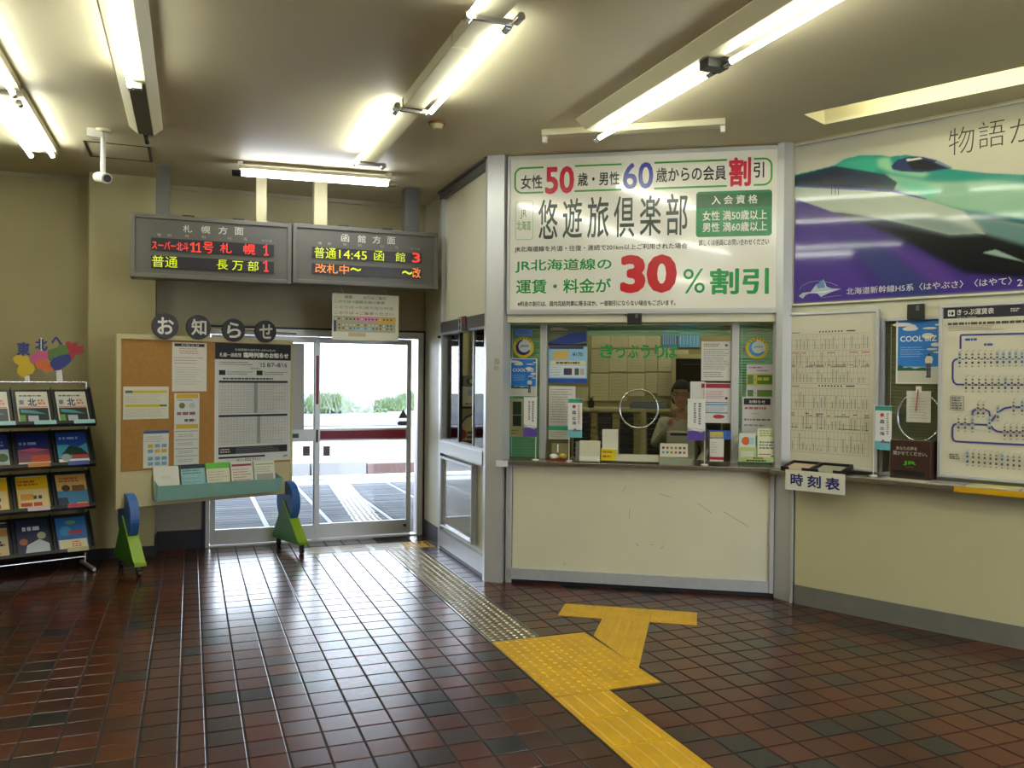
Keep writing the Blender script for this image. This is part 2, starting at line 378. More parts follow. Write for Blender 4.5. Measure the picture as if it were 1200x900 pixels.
# narrow wall and framed side of the ticket office (plane PS, s counts from the back corner)
a = PS.ang
struct('wall_side', MB().box(0, .66, .0, .08, 0, 3.24), CREAM, (2.155, 8.08, 0), a)
struct('baseboard_side', MB().box(0, .66, -.008, 0, 0, .16), BASE, (2.155, 8.08, 0), a)
S0 = (2.12, 8.08, 0)
sd = struct('wall_side_panel', MB().box(.70, 1.95, .03, .06, 2.05, 3.20).box(.70, 1.95, .03, .06, .17, .87), CREAM, S0, a)
fr = MB().box(.66, .72, -.005, .08, 0, 3.2).box(1.92, 1.985, -.005, .08, 0, 3.24)
struct('trim_3', fr, ALUW, S0, a)
struct('trim_4', MB().box(.66, 1.985, -.01, .06, 3.165, 3.22).box(.66, 1.985, -.03, .06, 3.222, 3.239), ALUD, S0, a)
tr = struct('trim_5', MB().box(.72, 1.92, -.012, .08, 1.955, 2.05), ALUD, S0, a, bevel=.003)
struct('trim_6', MB().box(.72, 1.92, -.016, .12, .875, .985), ALUW, S0, a, bevel=.003)
struct('baseboard_office_side', MB().box(.72, 1.92, -.004, .03, .035, .17).box(.66, 1.98, .0, .03, 0, .034, 1), [ALU, BASE], S0, a)
pn = thing('framed_notice_board', 'empty glazed aluminium notice frame low on the side wall, mirroring the doorway', 'frame', PS.W(.79, -.004, .22), a)
MB().frame(0, .90, 0, .63, .022, -.02, .03).build('border', ALU, pn, bevel=.003)
MB().box(.022, .878, .006, .010, .022, .608).build('pane', mat('glossy_acrylic_board', 'b8b8b0', .04, spec=1., coat=1), pn)
# side window
sw = thing('window_1', '', 'window'); del sw['label']; del sw['category']; sw['kind'] = 'structure'; sw.location = (2.12, 8.08, 0); sw.rotation_euler = (0, 0, a)
MB().frame(.72, 1.92, .985, 1.955, .018, .0, .07).build('window_frame', ALU, sw)
MB().box(.738, 1.16, .045, .049, 1.0, 1.94).build('pane', GLASSD, sw); MB().box(1.155, 1.185, .025, .055, 1.0, 1.94).build('sash_stile', BLACK, sw)
MB().box(1.60, 1.90, .02, .024, 1.0, 1.94).build('pane', GLASSD, sw); MB().box(1.59, 1.603, .012, .03, 1.0, 1.94).build('sash_stile', ALU, sw)
MB().tube((.70, -.03, 1.92), (.70, .0, 1.92), .012).build('hook', BLACK, sw)

# corner posts
struct('trim_7', MB().prism([(2.105, 6.125), (2.10, 6.07), (2.205, 5.985), (2.30, 6.08)], 0, 3.24, ax='z'), ALUW)
M0 = tuple(PM.W(0, 0)); am = PM.ang
struct('trim_8', MB().prism([(3.95, 5.05), (3.905, 4.955), (3.931, 4.80), (4.02, 4.86)], 0, .90, ax='z').prism([(3.94, 5.04), (3.902, 4.955), (3.918, 4.905), (3.99, 4.90)], .93, 3.24, ax='z'), ALUW)
# ticket office front below the counter
struct('wall_front_panel', MB().box(.08, 1.97, .01, .05, .105, .898), CREAM, M0, am)
struct('baseboard_front', MB().box(.04, 1.97, -.006, .04, .03, .112).box(.04, 1.99, .01, .05, 0, .03, 1), [ALU, BASE], M0, am)
struct('trim_9', MB().box(.03, .075, -.006, .05, 0, .898).box(1.955, 1.985, -.016, .05, .03, .898), ALUW, M0, am, bevel=.003)
sc = MB()
for (x_, z_s, l_, an) in ((.92, .74, .05, 60), (.96, .56, .07, 85), (1.02, .33, .03, -40), (1.13, .335, .02, 10), (1.2, .32, .03, 50), (1.22, .70, .09, -15), (1.5, .62, .12, -35), (1.72, .55, .2, -30), (.48, .16, .02, -30)):
    q = Matrix.Translation((x_, .0095, z_s)) @ Matrix.Rotation(R_(-an), 4, 'Y'); sc.box(-l_/2, l_/2, -.0004, .0002, -.0022, .0022, 0, q)
o = sc.build('scuff_mark', mat('grey_scuff', 'a29e8c', .7), bpy.data.objects['wall_front_panel'], kind='stuff')
# front above the windows
struct('wall_front_upper', MB().box(.02, 2.0, .03, .30, 1.975, 3.24), CREAM, M0, am)
sf = MB(); sf.frame(.02, 2.005, 2.05, 3.225, .022, -.004, .03); sf.box(.02, 2.005, .0, .03, 2.035, 2.052)
struct('trim_10', sf, ALUW, M0, am, bevel=.002)
# right wall below / above
R0 = tuple(PR.W(0, 0)); ar = PR.ang
struct('wall_right_panel', MB().box(.03, 4.55, .0, .05, .13, .898), mat('shaded_cream_panel', 'bdb691', .45, noise=.05, nscale=2.2), R0, ar)  # cream darkened in the base colour to imitate weaker light on this panel
struct('baseboard_right', MB().box(.03, 4.55, -.008, .05, .0, .132), mat('grey_kick_plate', '7d7c75', .4, metal=.3, noise=.08), R0, ar)
struct('wall_right_upper', MB().box(-.08, 4.6, .14, .20, 1.972, 3.24), CREAM, R0, ar)
struct('trim_11', MB().box(0, .018, -.012, .05, 0, .9), ALUW, R0, ar)
struct('trim_12', MB().frame(-.073, 2.9, 2.083, 3.232, .014, .108, .14), CREAM, R0, ar, bevel=.002)
struct('trim_13', MB().box(-.06, 4.5, .105, .14, 3.226, 3.239), mat('cornice', 'b8b08c', .5), R0, ar)
# ticket windows in the front (frames at d = .10)
wf = thing('window_2', '', 'w', M0, am); del wf['label']; del wf['category']; wf['kind'] = 'structure'
g = MB()
WS = [remap(PM, q, 1.9, .12, .21)[0] for q in (.012, .268, .318, 1.686, 1.738, 2.02)]; ZT2 = remap(PM, 1, 1.965, .12, .21)[1]
for (s0, s1) in ((WS[0]-.03, WS[0]), (WS[1], WS[2]), (WS[3], WS[4]), (WS[5], WS[5]+.04)): g.box(s0, s1, .17, .25, .931, 1.98)
g.box(WS[0], WS[5], .175, .25, ZT2-.003, 1.99); g.build('window_frame', ALUW, wf, bevel=.002)
for (s0, s1) in ((WS[0], WS[1]), (WS[2], WS[3]), (WS[4], WS[5])):
    MB().box(s0, s1, .208, .212, .932, ZT2).build('pane', GLASS, wf)
# small window in the right wall
w3 = thing('window_3', '', 'w', R0, ar); del w3['label']; del w3['category']; w3['kind'] = 'structure'
MB().frame(.545, 1.0, .931, 1.972, .02, .14, .22).build('window_frame', ALUW, w3); MB().box(.565, .98, .17, .174, .95, 1.955).build('pane', GLASS, w3)
struct('wall_right_middle', MB().box(-.10, .545, .15, .20, .931, 1.972).box(1.0, 4.5, .15, .20, .931, 1.972), CREAM, R0, ar)
# black speaker boxes over the windows
for i, (P_, x0, y0, x1, y1, lb) in enumerate([(PM, 735, 367, 752, 380, 'small black box with a lens above the ticket window'), (PR, 1065, 357, 1084, 374, 'small black box with a lens above the side pane with the blue poster')]):
    s0, z1 = P_.hit(x0, y0, i*.14); s1, z0 = P_.hit(x1, y1, i*.14)
    t = thing('speaker_box', lb, 'speaker', P_.W(s0, .029 if i == 0 else .139, z0), P_.ang)
    MB().box(0, s1-s0, -.03, 0, 0, z1-z0).build('casing', BLACK, t, bevel=.003); MB().box((s1-s0)*.55, (s1-s0)*.75, -.034, -.03, (z1-z0)*.55, (z1-z0)*.9).build('lens', mat('grey_lens', '6a6a60', .2), t)

# ---- sliding doors in the back wall
d1 = thing('door_1', '', 'd', (0, 8.08, 0)); del d1['label']; del d1['category']; d1['kind'] = 'structure'
MB().box(.13, .165, -.02, .12, 0, 1.99).box(2.085, 2.14, -.02, .12, 0, 1.99).box(.165, 2.085, -.02, .12, 1.93, 1.99).box(.165, 2.085, -.01, .12, -.002, .012).build('door_frame', ALUW, d1, bevel=.003)
MB().box(.105, .13, -.03, .0, 0, 2.0).box(2.14, 2.155, -.03, .0, 0, 2.0).box(.105, 2.155, -.03, .0, 1.99, 2.005).build('outer_trim', BASE, d1)
def leaf(x0, x1, y, nm):
    p = thing('door_2' if nm else 'door_3', '', 'd', (0, 8.08+y, 0)); del p['label']; del p['category']; p['kind'] = 'structure'
    MB().box(x0, x0+.045, 0, .03, .015, 1.925).box(x1-.045, x1, 0, .03, .015, 1.925).box(x0+.045, x1-.045, 0, .03, 1.87, 1.925).box(x0+.045, x1-.045, 0, .03, .015, .15).box(x0+.045, x1-.045, 0, .03, .94, 1.055).build('door_panel', ALUW, p, bevel=.002)
    MB().box(x0+.045, x1-.045, .013, .018, .15, .94).build('pane', GLASSD, p); MB().box(x0+.045, x1-.045, .013, .018, 1.055, 1.87).build('pane', GLASSD, p)
    return p
dl = leaf(.17, 1.145, .02, 1); dr = leaf(1.09, 2.04, .06, 0)
RED = mat('crimson_tape', '8e1838', .45)
MB().box(1.155, 1.985, -.004, -.0005, .955, 1.035).build('warning_band', RED, dr)['label'] = 'crimson horizontal band'
MB().box(1.107, 1.132, -.003, -.0005, 1.29, 1.75).build('warning_strip', RED, dl)['label'] = 'crimson vertical strip'
MB().box(.20, .95, -.003, -.0005, .975, 1.015).build('warning_band', mat('green_tape', '23523c', .5), dl)
MB().box(1.11, 1.13, -.006, -.0005, .93, 1.05).build('lock', BLACK, dl); MB().tube((1.98, -.02, .095), (1.98, 0, .095), .014).build('stopper', BLACK, dr)
# ================================================================ LIGHT FITTINGS
TUBEM = mat('lit_fluorescent_tube', (.97, .985, .93), .4, emit=TUBE)
TUBEM2 = mat('lit_white_fluorescent_tube', (.93, .95, 1.0), .4, emit=TUBE*.8)
ENAM = mat('cream_enamel', 'd5cfae', .45)
def tubes(t, x, y0, y1, z, nm='tube', m=TUBEM):
    MB().tube((x, y0+.02, z), (x, y1-.02, z), .0145, 12).build(nm, m, t)
    for ya, yb in ((y0-.012, y0+.045), (y1-.045, y1+.012)): MB().tube((x, ya, z), (x, yb, z), .019, 12).build('end_cap', CHROME, t)
def sock(mb, x, y, z): mb.box(x-.015, x+.015, y-.012, y+.012, z-.02, cz-.02)
# twin strip, far left
t = thing('fluorescent_light', 'lit twin-tube fluorescent batten at the far left edge of the ceiling', 'ceiling light', (-1.03, 0, 0))
MB().box(-.10, .10, 5.70, 7.10, cz-.05, cz-.001).build('housing', ENAM, t, bevel=.004)
tubes(t, -.075, 5.78, 7.10, cz-.085); tubes(t, .072, 5.72, 7.04, cz-.085)
t = thing('fluorescent_light', 'fluorescent batten cut by the left edge above the twin-tube one', 'ceiling light', (-1.03, -1.42, 0))
MB().box(-.10, .10, 5.62, 7.02, cz-.05, cz-.001).build('housing', ENAM, t, bevel=.004); tubes(t, -.075, 5.65, 6.98, cz-.085); tubes(t, .072, 5.65, 6.98, cz-.085)
# reflector trough with one lit section
t = thing('fluorescent_light', 'long white reflector trough with one lit tube and an empty grey end section', 'ceiling light', (-.292, 0, 0))
prof = [(-.105, -.012), (-.048, -.06), (.048, -.06), (.105, -.012), (.105, -.001), (-.105, -.001)]
MB().prism([(x, cz+z) for x, z in prof], 3.4, 6.25).build('reflector', ENAM, t)
MB().box(-.045, .045, 5.16, 6.22, cz-.064, cz-.0605).build('gear_tray', mat('grey_gear_tray', '6d6b60', .5), t)
tubes(t, -.03, 3.75, 5.13, cz-.095)
MB().path([(0, 6.2, cz-.07), (0, 6.29, cz-.075), (.005, 6.32, cz-.095)], .016, 8).build('lamp_holder', BLACK, t); MB().box(-.03, .03, 5.12, 5.16, cz-.10, cz-.06).build('lamp_holder', CHROME, t)
# long line of battens, each section one lit tube left or right
t = thing('fluorescent_light', 'long ceiling batten line in the middle with tubes staggered left and right', 'ceiling light', (1.245, 0, 0))
for (ya, yb) in ((1.2, 2.6), (2.62, 3.96), (3.98, 5.0 - .03), (5.0, 6.33)):
    MB().box(-.062, .062, ya, yb, cz-.07, cz-.001).build('housing', ENAM, t, bevel=.004)
for (x, ya, yb) in ((.10, 3.62, 4.98), (-.10, 5.0, 6.36), (-.10, 2.25, 3.6), (.10, .9, 2.2)): tubes(t, x, ya, yb, cz-.085)
for (x, y) in ((.115, 6.36), (-.115, 4.93), (.115, 3.52)):
    MB().tube((x, y-.03, cz-.085), (x, y+.03, cz-.085), .02, 10).build('empty_socket', CHROME, t)
for y in (6.355, 4.99, 3.59): MB().box(-.115, .115, y-.01, y+.01, cz-.09, cz-.065).build('cross_bracket', CHROME, t)
# right line
t = thing('fluorescent_light', 'ceiling batten pair at the right running towards the discount sign', 'ceiling light', (2.44, 0, 0))
MB().prism([(x, cz+z) for x, z in [(-.115, -.008), (-.045, -.065), (.045, -.065), (.115, -.008), (.115, -.001), (-.115, -.001)]], 1.0, 4.98).build('housing', ENAM, t)
tubes(t, .075, 3.72, 5.05, cz-.095); tubes(t, .075, 2.25, 3.60, cz-.095); tubes(t, .075, .85, 2.2, cz-.095)
MB().box(-.02, .10, 3.62, 3.70, cz-.11, cz-.05).build('lamp_holder', BLACK, t)
# twin tube above the departure boards
xa, xb = floor_at(272, 205, 3.13), floor_at(464, 219, 3.13)
t = thing('fluorescent_light', 'twin-tube light hung level above the departure boards', 'ceiling light', (xa.x, xa.y, 0), math.atan2(xb.y-xa.y, xb.x-xa.x))
L = (xb-xa).length
MB().box(.05, L-.05, -.05, .05, 3.175, 3.205).build('housing', ENAM, t, bevel=.004)
MB().box(.04, .08, -.03, .03, 3.2, cz-.001).box(L-.08, L-.04, -.03, .03, 3.2, cz-.001).build('hanger', WHITEP, t)
for yy, zz in ((-.035, 3.145), (.035, 3.15)):
    MB().tube((.05, yy, zz), (L-.05, yy, zz), .0145, 12).build('tube', TUBEM2, t)
    for q in (0, L-.07): MB().tube((q, yy, zz), (q+.07, yy, zz), .02, 12).build('end_cap', BLACK if q == 0 else CHROME, t)
# unlit batten by the discount sign
xa, xb = floor_at(636, 160, 3.2), floor_at(850, 147, 3.2)
t = thing('unlit_fluorescent_fitting', 'unlit white batten without a tube in front of the discount sign', 'ceiling light', (xa.x, xa.y, 0), math.atan2(xb.y-xa.y, xb.x-xa.x)); L = (xb-xa).length
MB().box(0, L, -.045, .045, 3.195, cz-.001).build('housing', ENAM, t, bevel=.005); MB().box(.0, .03, -.02, .02, 3.155, 3.197).box(L-.03, L, -.02, .02, 3.155, 3.197).build('lamp_holder', WHITEP, t)
# recessed light
t = thing('recessed_light', 'bright recessed ceiling trough beside the train poster wall', 'ceiling light', (0, 0, 0))
mb = MB(); top = [h+Vector((0, 0, .16)) for h in hole]; mb.add([tuple(h) for h in hole]+[tuple(h) for h in top], [(4, 5, 6, 7), (0, 4, 5, 1), (1, 5, 6, 2), (2, 6, 7, 3), (3, 7, 4, 0)])
mb.build('trough', mat('white_trough_enamel', 'efe9c8', .45), t)
nrm = (hole[0]-hole[1]).normalized()
pA = hole[0]-nrm*.04+rdir*.25+Vector((0, 0, .125)); MB().tube(pA, pA+rdir*1.95, .0145, 12).build('tube', mat('dim_fluorescent_tube', (.97, .97, .86), .4, emit=TUBE*.4), t)
MB().tube(hole[0]-nrm*.08+rdir*.06+Vector((0, 0, .16)), hole[0]-nrm*.08+rdir*.06+Vector((0, 0, .06)), .02).build('lamp_holder', mat('brass_socket', 'a08a50', .4), t)
# lamps of the hall behind the camera
for i, (x, y) in enumerate(((-.6, -1.2), (3.6, -.8), (4.7, .6), (2.0, -1.2), (2.9, .9))):
    t = thing('fluorescent_light', ['batten light at the rear of the hall', 'batten light at the right rear of the hall', 'batten light by the right wall behind the viewer', 'batten light near the rear wall behind the viewer', 'batten light on the ceiling to the right of the viewer'][i], 'ceiling light', (x, y, 0))
    MB().box(-.10, .10, -.65, .65, cz-.05, cz-.001).build('housing', ENAM, t, bevel=.004); tubes(t, -.06, -.62, .62, cz-.08); tubes(t, .06, -.62, .62, cz-.08)
# office lamps
for i, (x, y) in enumerate(((3.6, 6.75), (4.6, 6.1))):
    t = thing('office_light', ['ceiling light inside the ticket office behind the counter', 'second ceiling light deep inside the ticket office'][i], 'ceiling light', (x, y, 0), -.56)
    MB().box(-.65, .65, -.10, .10, cz-.05, cz-.001).build('housing', ENAM, t)
    for yy in (-.06, .06): MB().tube((-.6, yy, cz-.07), (.6, yy, cz-.07), .0145).build('tube', TUBEM, t)
# cctv camera, detector, hatch
p = floor_at(121, 152, cz)
t = thing('security_camera', 'white security camera on a short pole below the ceiling', 'camera', (p.x, p.y, 0))
MB().tube((0, 0, cz-.02), (0, 0, cz), .055, 16).build('ceiling_plate', ENAM, t); MB().box(-.10, -.005, -.03, .03, cz-.06, cz-.002).build('junction_box', WHITEP, t)
MB().tube((0, 0, 2.94), (0, 0, cz-.01), .017, 12).build('pole', WHITEP, t)
MB().tube((-.035, .07, 2.925), (.03, -.06, 2.895), .036, 16).ball((-.035, .07, 2.925), .036, 8).build('camera_body', WHITEP, t); MB().tube((.0295, -.059, 2.8953), (.034, -.068, 2.893), .026, 16).build('lens', mat('dark_blue_lens', '1c2440', .1, spec=1), t)
p = floor_at(512, 144, cz); t = thing('smoke_detector', 'small round smoke detector on the ceiling beside the middle lights', 'detector', (p.x, p.y, 0))
MB().tube((0, 0, cz-.012), (0, 0, cz-.001), .055, 20).build('base', mat('amber_ring', 'a5752f', .5), t); MB().tube((0, 0, cz-.04), (0, 0, cz-.012), .03, 20, r2=.045).build('cover', ENAM, t)
hq = [floor_at(*q, cz) for q in ((98, 166), (178, 171), (177, 188), (108, 183))]
hx0, hx1, hy0, hy1 = -.735, -.288, 6.80, 7.26
t = thing('ceiling_hatch', 'square access hatch in the ceiling behind the security camera', 'hatch', (0, 0, 0))
MB().box(hx0+.02, hx1-.02, hy0+.02, hy1-.02, cz-.004, cz-.001).build('panel', CEIL, t)
MB().box(hx0, hx0+.022, hy0, hy1, cz-.006, cz-.001).box(hx1-.022, hx1, hy0, hy1, cz-.006, cz-.001).box(hx0, hx1, hy0, hy0+.008, cz-.006, cz-.001).box(hx0, hx1, hy1-.008, hy1, cz-.006, cz-.001).build('rim', mat('dark_rim', '3c3428', .5), t)

# ================================================================ TICKET OFFICE INTERIOR (shell)
OW = mat('office_wall_paint', '8f8258', .7, noise=.05)
struct('wall_office_back', MB().box(-1.3, 4.6, 2.62, 2.72, 0, 3.24), OW, M0, am)
struct('floor_office', MB().prism([(2.2, 6.1), (3.99, 4.99), (5.9, .9), (7.9, .9), (7.9, 9.8), (3, 9.8), (3, 8.1), (2.2, 8.1)], -.05, .004, ax='z'), mat('office_floor', '6d675c', .6))
struct('wall_office_right', MB().box(7.9, 8.02, -3.0, 9.9, 0, 3.24), OW)
struct('wall_office_rear', MB().box(2.9, 8.0, 9.8, 9.9, 0, 3.24).box(2.86, 2.96, 8.14, 9.9, 0, 3.24), OW)
# ================================================================ OUTSIDE
asph = mat('platform_concrete', 'b0b3b8', .6, noise=.08, nscale=3)
pf = struct('platform', MB().box(-8, 14, 8.16, 12.9, -.12, -.012), mat('pale_mortar_joint', 'c4c8d0', .7))
pav = [mat('paving_slate', '4c525c', .85, noise=.12, nscale=6), mat('paving_pale', '60666f', .85, noise=.1, nscale=6)]
pm = [None, None]
pd = Vector((math.cos(R_(-7)), math.sin(R_(-7)), 0))
rr = random.Random(3)
# paving: wide courses split by pale lines running away from the door
cnt = 0; rest = MB()
for i in range(-4, 12):
    for j in range(30):
        wv, lv = .60, .136; x = -1.2+i*.66; y = 8.22+j*.152
        if y > 12.3: continue
        if 1.55+(y-8.9)*.09-.02 < x+.3 < 1.95+(y-8.9)*.09 and False: continue
        k = 0 if rr.random() < .6 else 1
        if .2 < x < 3.2 and cnt < 290:
            if pm[k] is None:
                o = MB().box(-wv/2, wv/2, -lv/2, lv/2, -.03, 0).build('paving_stone', pav[k], pf); pm[k] = o.data
            else: o = bpy.data.objects.new('paving_stone', pm[k]); COL.objects.link(o); o.parent = pf
            o.location = (x+.3, y+.07, rr.uniform(-.002, 0)); cnt += 1
        else: rest.box(x, x+wv, y, y+lv, -.03, 0, k)
rest.build('paving_stones', pav, pf, kind='stuff')
ts = thing('platform_tactile_strip', 'pale studded tactile strip crossing the platform outside the door', 'tactile paving', (0, 0, 0))
for (xa, ya, ang, n) in ((1.93, 8.35, 0, 2), (1.80, 9.0, -4, 14)):
    for k in range(n):
        mb = MB().box(0, .30, 0, .29, 0, .006)
        for i in range(5):
            for j in range(5): stud(mb, .03+.06*i, .03+.058*j, .018, .006, z0=.006)
        mb.build('stud_tile', mat('platform_tactile', 'b9b5aa', .5), ts, (xa-.15+math.sin(R_(-ang))*.3*k, ya+.3*k, .0), fix=False)
struct('platform_edge', MB().box(-8, 14, 12.9, 13.3, -.12, .012), mat('white_edge_stone', 'e8e8ea', .6))
struct('platform_canopy', MB().box(-8, 14, 8.22, 12.4, 2.95, 3.05), mat('canopy_paint', '9a9c98', .7))
struct('track_bed', MB().box(-20, 30, 13.3, 27, -1.0, -.9), mat('ballast', '66635e', .9, noise=.2, nscale=30))
fw = thing('far_platform_wall', 'low white block wall across the tracks with a brick-red section', 'wall', (0, 15.2, 0))
for i in range(12):
    x = -2+i*1.0; brick = i >= 5
    MB().box(x+.01, x+.98, 0, .2, -.9, .02 if not brick else -.02).build('block', mat('far_wall_white', '8c8c8e', .7) if not brick else mat('far_wall_brick', '6b5450', .8, noise=.2, nscale=12), fw)
struct('far_ground', MB().box(-40, 80, 15.4, 80, -.9, -.02), mat('far_ground', '73736f', .9, noise=.1))
struct('far_road', MB().box(-40, 80, 27, 36, -.02, .0), mat('far_road', '585962', .8))
LEAF = [mat('bright_grass', '5f7848', .7, noise=.2, nscale=3), mat('pale_leaf', '778070', .7)]
rg = random.Random(5)
for bi, (bx, sx_, hh) in enumerate(((5.0, 1.8, 1.25), (8.1, 1.2, .8), (9.6, 1.5, 1.15), (2.6, 1.5, 1.3))):
    t = thing('roadside_shrub', ['grassy shrub clump seen through the middle of the door', 'leafy clump right of the middle in the door view', 'pale shrub at the right edge of the door view', 'shrub clump behind the door stile'][bi], 'shrub', (bx*1.05+.3, 37+bi*2.2, -.02), 0, None)
    mb = MB()
    for k in range(1100):
        x = max(-1.4*sx_, min(1.4*sx_, rg.gauss(0, sx_*.6))); y = rg.uniform(-.5, .5); h = hh*.85*max(.2, 1-(x/sx_)**2)*rg.uniform(.35, 1.05); w_ = rg.uniform(.03, .08); dx, dy = rg.uniform(-.25, .25), rg.uniform(-.2, .2)
        z0 = rg.uniform(0, h*.5)
        mb.add([(x-w_, y, z0), (x+w_, y, z0), (x+dx, y+dy, h)], [(0, 1, 2)], 0 if rg.random() < .6 else 1)
    mb.build('foliage', LEAF, t, fix=False)
    MB().tube((0, 0, 0), (.05, 0, hh*.6), .04, 8, r2=.02).build('stem', mat('stem', '7a6a4a', .8), t)
# ================================================================ SIGNS ON THE OFFICE FRONT
GLOSSP = mat('glossy_white_acrylic', 'ebe8dd', .16, spec=.9, coat=.6)
def on(P, S0, Z0, d=0.):          # pixel corner pair -> rectangle in the sheet's own coordinates
    def f(x0, y0, x1, y1):
        a, t = P.hit(x0, y0, d); b, u = P.hit(x1, y1, d); return a-S0, u-Z0, b-S0, t-Z0
    return f
def pts_on(P, S0, Z0, d=0.):
    def f(pl): 
        r = []
        for (x, y) in pl:
            a, t = P.hit(x, y, d); r.append((a-S0, t-Z0))
        return r
    return f
# discount club sign
SS, SZ, SW, SH = .044, 2.062, 1.94, 1.145
t = thing('discount_sign', 'large white sign with green, red and blue lettering for a 30 percent fare discount', 'sign', PM.W(SS, .0, SZ), am)
MB().box(0, SW, 0, .02, 0, SH).build('board', GLOSSP, t)
f = on(PM, SS, SZ); g = pts_on(PM, SS, SZ); sh = Sheet(.25)
GR = '3f9a3a'; RD = 'c81e3a'; BL = '3d45a8'; BK = '16181a'; DG = '23382f'
def T(txt, x0, y0, x1, y1, c, b=.012): sh.text(txt, *f(x0, y0, x1, y1), c, b)
T('女性', 610.4, 205.5, 635.6, 221, BK, .02); T('50', 638.9, 195.5, 672.9, 226.5, RD, .03); T('歳・男性', 677, 202.5, 726, 216.7, BK, .02)
T('60', 730, 191, 765.5, 221, BL, .02); T('歳からの会員', 768.9, 196.5, 851, 211, BK, .02); T('割', 854.4, 184.5, 880, 218, RD, .035); T('引', 883, 190, 895.5, 208, BK, .02)
lw = .014
def arc(cx, cy, r, a0, a1): return [(cx+r*math.cos(R_(a0+(a1-a0)*i/8)), cy+r*math.sin(R_(a0+(a1-a0)*i/8))) for i in range(9)]
u0, v1 = g([(603.8, 198)])[0]; v0 = g([(603.8, 229)])[0][1]; u1, w1 = g([(904.4, 183)])[0]; w0 = g([(904.4, 215)])[0][1]
tv = (v1+w1)/2-.005; bv = (v0+w0)/2+.005; r = .055
ua = g([(637, 198)])[0][0]
sh.line([(ua, tv)]+arc(u0+r, tv-r, r, 90, 180)+arc(u0+r, bv+r, r, 180, 270)+[(ua, bv)], lw, GR)
ub = g([(883.5, 190)])[0][0]
sh.line([(ub, tv)]+arc(u1-r, tv-r, r, 90, 0)+arc(u1-r, bv+r, r, 0, -90)+[(ub, bv)], lw, GR)
for xa, xb in ((673.5, 728.5), (766.7, 852)):
    a_, b_ = g([(xa, 200), (xb, 195)]); sh.line([(a_[0], tv), (b_[0], tv)], lw, GR); sh.line([(a_[0], bv), (b_[0], bv)], lw, GR)
for ch, x0, y0, x1, y1 in (('悠', 631, 234, 653.3, 280), ('遊', 659.6, 232.5, 682, 279), ('旅', 688.4, 231, 713.3, 278.4), ('倶', 719.6, 230, 743.3, 277.8), ('楽', 750, 229, 774.4, 276), ('部', 780.7, 227, 805.6, 275.6)):
    T(ch, x0, y0, x1, y1, DG, .01)
q = f(604.4, 236, 624.4, 280.5); sh.rrect(*q, .02, '8fb486', .004); T('JR', 610, 246, 617, 256.7, '5f9a55', .01); T('北海道', 605.5, 259, 622, 269.6, '5f9a55', .01)
q = f(816, 225, 904.4, 276); sh.rrect(*q, .022, '178048'); sh.up(); v_ = q[1]+(q[3]-q[1])*.64; sh.rect(q[0]+.001, v_, q[2]-.001, q[3]-.02, '1d5c36'); sh.up()
T('入 会 資 格', 834, 229.5, 887.8, 238.3, 'e4e6da', .015); T('女性 満50歳以上', 823.3, 247.5, 898.9, 257, 'e4e6da', .02); T('男性 満60歳以上', 823.3, 261, 898.9, 270.5, 'e4e6da', .02)
T('詳しくは係員にお問い合わせください', 819, 281, 901, 286.7, BK, .01); T('JR北海道線を片道・往復・連続で201km以上ご利用された場合', 603.3, 289, 805.6, 292.2, BK, .01)
T('JR北海道線の', 603.8, 304.4, 716.7, 318, '239046', .02); T('運賃・料金が', 605, 327.5, 716, 343.3, '239046', .02)
T('30', 727, 299, 793, 343, 'c4141f', .045); T('%', 800.7, 315, 826, 343.5, '1f9047', .0); T('割引', 832, 314.5, 901, 344.5, '1f9047', .03)
T('※料金の割引は、道内完結列車に限るほか、一部割引にならない場合もございます。', 606.7, 353, 791.5, 357.8, BK, .01)
sh.build(t)

# ---- train poster: printed picture as a colour attribute on a fine grid
TS, TZ, TW, TH = -.058, 2.10, 2.90, 1.118
t = thing('train_poster', 'huge glossy purple poster of a green bullet train high on the right wall', 'poster', PR.W(TS, .12, TZ), ar)
NX, NY = 780, 300
uu, vv = np.meshgrid(np.linspace(0, TW, NX), np.linspace(0, TH, NY)); img = np.zeros((NY, NX, 3))
gp = pts_on(PR, TS, TZ, .12)
def zp(pl): return gp([(910+x/4.09, 150+y/4.09) for x, y in pl])       # points read off an enlarged view of the poster
def inpoly(pl):
    c = np.zeros(uu.shape, bool); n = len(pl)
    for i in range(n):
        (x1, y1), (x2, y2) = pl[i], pl[(i+1) % n]
        k = ((y1 > vv) != (y2 > vv)) & (uu < (x2-x1)*(vv-y1)/((y2-y1) or 1e-9)+x1); c ^= k
    return c
def blur(m, k):
    m = m.astype(float)
    for _ in range(k):
        m = (np.roll(m, 1, 0)+np.roll(m, -1, 0)+np.roll(m, 1, 1)+np.roll(m, -1, 1)+2*m)/6
    return m
def L_(c): return np.array(lin(c))
def paint(pl, c, k=1, a=1.):
    m = blur(inpoly(zp(pl)), k if k < 3 else k*6)[..., None]*a; img[:] = img*(1-m)+L_(c)*m
img[:] = L_('b9b6a6')
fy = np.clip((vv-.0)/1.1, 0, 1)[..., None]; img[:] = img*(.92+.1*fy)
paint([(60, 300), (500, 400), (900, 480), (2600, 900), (2600, 950), (60, 950)], '3d2a80', 3)
paint([(60, 480), (230, 500), (520, 850), (60, 850)], '4b3290', 14, .8)
paint([(330, 520), (560, 600), (800, 800), (560, 820)], '2d3f74', 16, .7); paint([(520, 560), (760, 640), (900, 760), (760, 760)], '5a3a8c', 12, .7)
paint([(330, 420), (700, 470), (1000, 500), (2600, 560), (2600, 760), (900, 700), (640, 560)], '04050a', 9)
paint([(640, 470), (1000, 520), (1200, 600), (1200, 720), (980, 700), (840, 610)], '020306', 10)
